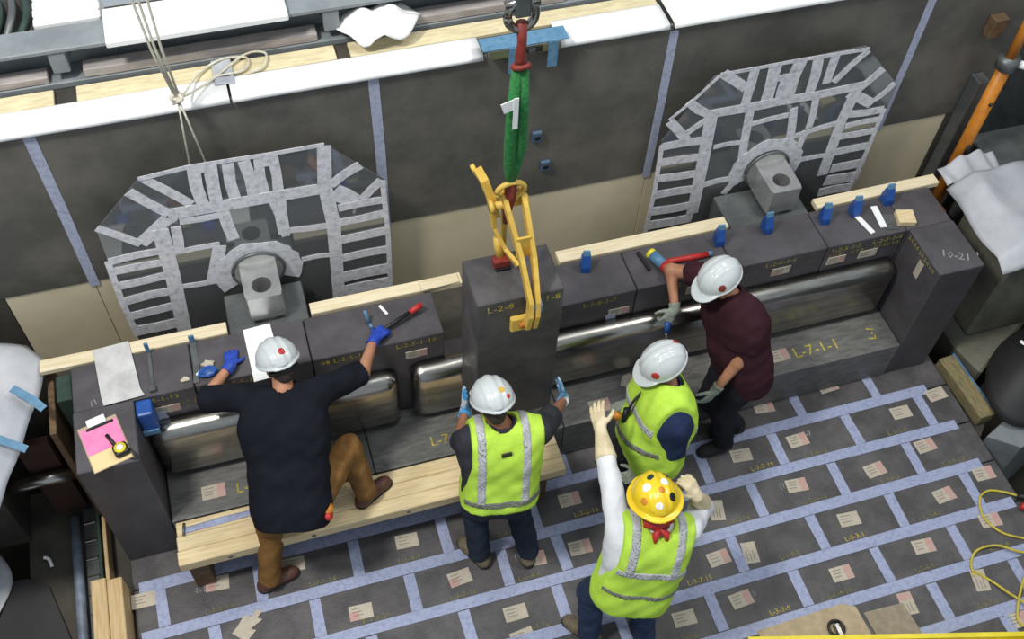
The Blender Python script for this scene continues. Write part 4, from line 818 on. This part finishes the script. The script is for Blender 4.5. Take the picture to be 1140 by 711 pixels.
    # boots
    for an,td in ((A('la'),A('ltoe')),(A('ra'),A('rtoe'))):
        td=nrm(td); z0=an[2]-.085; g=np.array([an[0],an[1],z0]); sd=np.array([-td[1],td[0],0.])
        q=SDF(.007); q.cap(an-td*.0+np.array([0,0,.03]),g+np.array([0,0,.045])-td*.03,.052,.046,k=.03); q.cap(g-td*.045+np.array([0,0,.04]),g+td*.13+np.array([0,0,.035]),.043,.045,k=.03); q.cap(g+td*.10+sd*.012+np.array([0,0,.03]),g+td*.155+np.array([0,0,.03]),.042,.040,k=.02)
        q.cut(lambda X:z0+.018-X[...,2]); bo=q.mesh('boot',boots,t)
        q=SDF(.0075); q.cap(g-td*.045+np.array([0,0,.01]),g+td*.155+np.array([0,0,.01]),.048,.047,k=.02); q.cut(lambda X:np.abs(X[...,2]-z0-.0105)-.0085); q.mesh('sole',SOLE,bo)
    # shirt
    q=SDF(.0105); q.wr=.0028; torso(q,.008)
    for a,e,w in ((LS,le,A('lw')),(RS,re,A('rw'))):
        if sleeve<=1: h_=a+(e-a)*sleeve; q.cap(a,e,.068*b,.064*b,k=.04,cut=(h_,e-a))
        else: q.cap(a,e,.074,.064,k=.04); h_=e+(w-e)*.5; q.cap(e,w,.062,.046,k=.02,cut=(h_,w-e))
    q.cut(lambda X:(P-u*J.get('hem',.10)-X)@u); q.cut(lambda X:.068-np.linalg.norm((X-N)-((X-N)@u)[...,None]*u,axis=-1)-10*np.maximum(0,-((X-N)@u)-.0))
    sh=q.mesh(top,topmat,t)
    if vest:
        def vq(e,h=.0105):
            q=SDF(h); q.wr=.003; torso(q,e); q.cap(LS*.7+RS*.3,RS*.7+LS*.3,.062+e,k=.04)
            hw=np.linalg.norm(RS-LS)*.5*1.04; q.cut(lambda X:np.abs((X-(LS+RS)*.5)@s)-hw-.05*np.clip(1-((X-P)@u)/(.62*T),0,1)); q.cut(lambda X:(P-u*J.get('vhem',.13)-X)@u)
            q.cut(lambda X:.088-np.linalg.norm((X-N)-((X-N)@u)[...,None]*u+f*.01,axis=-1)-3*np.maximum(0,-((X-N)@u)-.02)); return q
        vo=vq(.030).mesh('vest',LIME,t)
        def band(fn_,m,nm='reflective_stripe'):
            q=vq(.0345,.0075); q.cut(fn_); lo,n=q.grid(); D,X=q.field(lo,n); q2=vq(.026,.0075); D2,_=q2.field(lo,n); D=np.maximum(D,-D2)
            a,F_=surfnet(D,lo,q.h); emit(nm,a,F_.tolist(),m,vo,smooth=True)
        for hh,wd,mm in vest['h']: band(lambda X:np.abs((X-P)@u-hh*T)-wd,mm)
        hv=vest.get('v',.0)
        if hv: band(lambda X:np.maximum(np.abs(np.abs((X-P)@s)-.115*b)-.026,vest['vmin']*T-(X-P)@u),vest.get('vm',REFLECT))
    hat(t,Hd+U*.052-F*.006,F,U,hatm,full,badge)
    for side,w_,el in (('l',A('lw'),le),('r',A('rw'),re)):
        g=gl[side]; kw=dict(g[4]) if len(g)>4 else {}
        if kw.pop('cuff',0): kw['cuff']=(w_+(el-w_)*.62,.064)
        else: kw['cuff']=(w_+(el-w_)*.16,.040)
        glove(t,w_,g[0],g[1],g[2],g[3],**kw)
    if extras: extras(t,dict(P=P,N=N,u=u,s=s,f=f,T=T,Hd=Hd,F=F,U=U,S=S,le=le,re=re,b=b))
    return t
Z3=(0,0,1)
# 1 man in black at the bench
def ex1(t,d):
    c=d['P']+d['s']*.20+d['u']*-.02+d['f']*.0
    tube('orange_pouch',[c+np.array([0,-.05,-.05]),c+np.array([.01,-.055,.05])],.035,ORANGE,t,ns=10); tube('red_clip',[c+np.array([.0,-.09,0]),c+np.array([.01,-.10,.03])],.025,REDP,t,ns=8)
    tube('hat_strap',[d['Hd']-d['F']*.108+d['S']*a*.085+d['F']*.045*a*a-d['U']*.005 for a in (-1,-.5,0,.5,1)],.011,BLACK,t,ns=6,curve=3)
person('person','person in black tee, tan trousers and white hard hat leaning on the bench',(1.9,-.15,0),
  dict(pelvis=(1.90,-.12,.90),neck=(2.0,.34,1.40),head=(2.01,.45,1.50),ls=(1.765,.40,1.335),rs=(2.225,.31,1.355),face=(-.25,.85,-.55),up=(-.1,.5,1),
   lw=(1.715,.70,1.245),rw=(2.60,.655,1.265),lep=(-1,-.3,-.3),rep=(.6,-.6,-.3),la=(1.64,-.20,.085),ra=(2.36,.03,.49),lkp=(.1,1,0),rkp=(.9,1,.2),ltoe=(1,.25,0),rtoe=(.9,.5,0),hem=.14,tail=1),
  SKIN,'tee',NAVY,TAN,LEATHER,HATW,False,[((.1,-.75,.5),.022,REDP)],
  dict(l=((.12,.9,-.15),(0,0,-1),(1,0,0),GBLUE,dict(curl=.25)),r=((.75,.62,-.05),(.1,.2,-1),(-.6,.7,0),GBLUE,dict(curl=.85,thumb=.9))),ex1,build=1.27,sleeve=.97)
# 2 worker steadying the hanging block
def ex2(t,d):
    c=d['N']-d['u']*.075-d['f']*.098; box('nape_tag',(c[0]-.03,c[0]+.03,c[1]-.075,c[1]-.064,c[2]-.015,c[2]+.015),BLACK,t,bev=0)
person('person','person in a lime vest and white hard hat, back turned, steadying the hanging block',(3.15,-.42,0),
  dict(pelvis=(3.10,-.42,.90),neck=(3.16,-.22,1.405),head=(3.13,-.155,1.53),ls=(2.975,-.24,1.335),rs=(3.385,-.28,1.335),face=(-.05,.9,-.45),up=(0,.4,1),
   lw=(3.045,.14,1.02),rw=(3.685,.09,.97),lep=(-.8,-.6,-1),rep=(.8,-.6,-1.2),la=(3.0,-.40,.09),ra=(3.32,-.47,.09),lkp=(0,1,0),rkp=(.1,1,0),ltoe=(-.5,.9,0),rtoe=(.3,.9,0),hem=.04,vhem=.0),
  SKIN2,'tee',CHAR,JEAND,BOOTG,HATW,False,[((.25,-.6,.62),.019,YEL),((.45,-.75,.35),.016,REDP)],
  dict(l=((.08,.35,.95),(1,0,0),(0,1,0),GLB,dict(curl=.05,thumb=.2)),r=((-.12,.25,.95),(-1,0,0),(0,1,0),GLB,dict(curl=.05,thumb=.2))),ex2,
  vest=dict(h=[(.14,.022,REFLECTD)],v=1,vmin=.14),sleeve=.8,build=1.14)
# 3 lime vested worker bending by the ledge
def ex3(t,d):
    c=d['P']+d['u']*.60*d['T']+d['f']*.19; tube('lanyard',[d['N']+d['f']*.06+d['s']*.05,c+d['u']*.1,c+d['f']*.03],.009,BLACK,t,curve=5,ns=6)
    c=c+d['s']*.03+d['f']*.02; tube('radio',[c,c-d['u']*.10],.022,BLACK,t,ns=8); tube('red_tag',[c+d['f']*.05-d['u']*.03,c+d['f']*.06-d['u']*.07],.024,ORANGE,t,ns=8)
person('person','person in a lime vest over a blue tee, white hard hat, bending beside the ledge',(4.22,-.20,0),
  dict(belly=.11,pelvis=(4.13,-.33,.87),neck=(4.21,-.20,1.375),head=(4.20,-.13,1.475),ls=(4.19,-.435,1.28),rs=(4.23,.0,1.31),face=(-.90,-.12,-.42),up=(-.4,0,1),
   lw=(4.02,-.45,.80),rw=(4.09,-.03,.94),lep=(.9,-.4,-.2),rep=(.3,.4,-.4),la=(4.20,-.36,.085),ra=(4.20,-.10,.085),lkp=(-1,-.1,0),rkp=(-1,.2,0),ltoe=(-1,-.1,0),rtoe=(-1,.2,0),hem=.10,vhem=.10),
  SKIN,'tee',NAVYB,BLKPANT,SOLE,HATW,False,[((-.62,.62,.35),.026,REDP),((.2,-.7,.3),.02,REDP)],
  dict(l=((-.85,.1,-.5),(0,.5,-.6),(0,1,.2),GGREY,dict(curl=.5)),r=((-.9,.1,-.3),(0,-.3,-1),(0,-1,0),GGREY,dict(curl=.5))),ex3,
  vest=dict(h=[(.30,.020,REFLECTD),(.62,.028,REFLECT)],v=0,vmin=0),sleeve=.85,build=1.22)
# 4 man in maroon behind him
def ex4(t,d):
    for sg in (-1,1): torus('safety_glasses',d['Hd']+d['S']*.034*sg+d['F']*.104+d['U']*.004,.024,.004,d['F'],BLACK,t,n=14)
    c=d['P']+d['u']*.72*d['T']-d['s']*.06+d['f']*.125; tube('white_logo',[c,c+d['u']*.02],.012,WHITE,t,ns=6)
person('person','person in a maroon shirt and white hard hat standing against the steel canister',(4.95,.06,0),
  dict(belly=.08,pelvis=(4.94,.10,.90),neck=(4.83,.30,1.42),head=(4.75,.335,1.535),ls=(4.90,.10,1.345),rs=(4.80,.49,1.375),face=(-.88,-.25,-.40),up=(-.4,0,1),
   lw=(4.70,-.04,.86),rw=(4.57,.47,1.13),lep=(.5,-.8,-.3),rep=(-.2,.8,.3),la=(4.92,-.04,.085),ra=(5.06,.07,.085),lkp=(-1,0,0),rkp=(-1,.1,0),ltoe=(-1,-.1,0),rtoe=(-1,.1,0),hem=.20,tail=1),
  SKIN,'polo_shirt',MAROON,BLKPANT,SOLE,HATW,False,[((-.75,.35,.3),.026,RUST)],
  dict(l=((-.55,-.15,-.8),(-.3,.9,-.2),(-.8,0,.5),GGREY,dict(curl=.35)),r=((-.65,-.35,-.65),(-.3,.6,-.7),(-.6,-.5,.3),GGREY,dict(curl=.75))),ex4,sleeve=.62,build=1.25)
# 5 worker with the yellow hat
def ex5(t,d):
    c=d['Hd']-d['F']*.115-d['U']*.085
    tube('red_bandana',[d['Hd']-d['F']*.07-d['U']*.075+d['S']*.08,d['Hd']-d['F']*.095-d['U']*.08,d['Hd']-d['F']*.07-d['U']*.075-d['S']*.08],[.022,.035,.022],REDP,t,curve=0)
    for a in (-1,1): tube('bandana_tail',[c,c+d['S']*.03*a-d['F']*.03-np.array([0,0,.03]),c+d['S']*.035*a-d['F']*.05-np.array([0,0,.085])],[.016,.022,.012],REDP,t,ns=8)
ST=[((-.45,-.2,.8),.026,WHITE),((-.15,.25,.9),.022,DGREEN),((.35,-.1,.85),.024,WHITE),((.1,-.45,.75),.020,ORANGE),((.5,.35,.6),.020,NAVYB),((-.6,-.55,.4),.022,ORANGE),((.45,-.6,.45),.026,BLACK),((-.1,-.8,.35),.022,WHITE)]
person('person','person in lime vest, white sleeves, yellow hard hat and red bandana raising one arm',(3.7,-1.15,0),
  dict(pelvis=(3.67,-1.19,.90),neck=(3.80,-1.05,1.40),head=(3.80,-.975,1.525),ls=(3.61,-1.02,1.345),rs=(3.985,-1.10,1.33),face=(.1,.93,-.3),up=(0,.3,1),
   lw=(3.70,-.42,1.42),rw=(4.075,-.965,1.42),lep=(-.8,0,-.5),rep=(.5,.3,-1),la=(3.53,-1.10,.09),ra=(3.86,-1.22,.09),lkp=(-.1,1,0),rkp=(.2,1,0),ltoe=(-.6,.8,0),rtoe=(.2,1,0),hem=.08,vhem=.07),
  SKIN2,'long_sleeved_shirt',WSHIRT,JEAN,BOOTG,HATY,True,ST,
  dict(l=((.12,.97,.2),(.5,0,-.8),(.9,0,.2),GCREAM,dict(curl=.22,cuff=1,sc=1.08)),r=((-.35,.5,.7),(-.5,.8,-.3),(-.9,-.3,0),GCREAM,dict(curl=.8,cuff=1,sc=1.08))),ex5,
  vest=dict(h=[(.56,.024,REFLECT),(.22,.016,REFLECTD)],v=1,vmin=.56),sleeve=2,build=1.12)
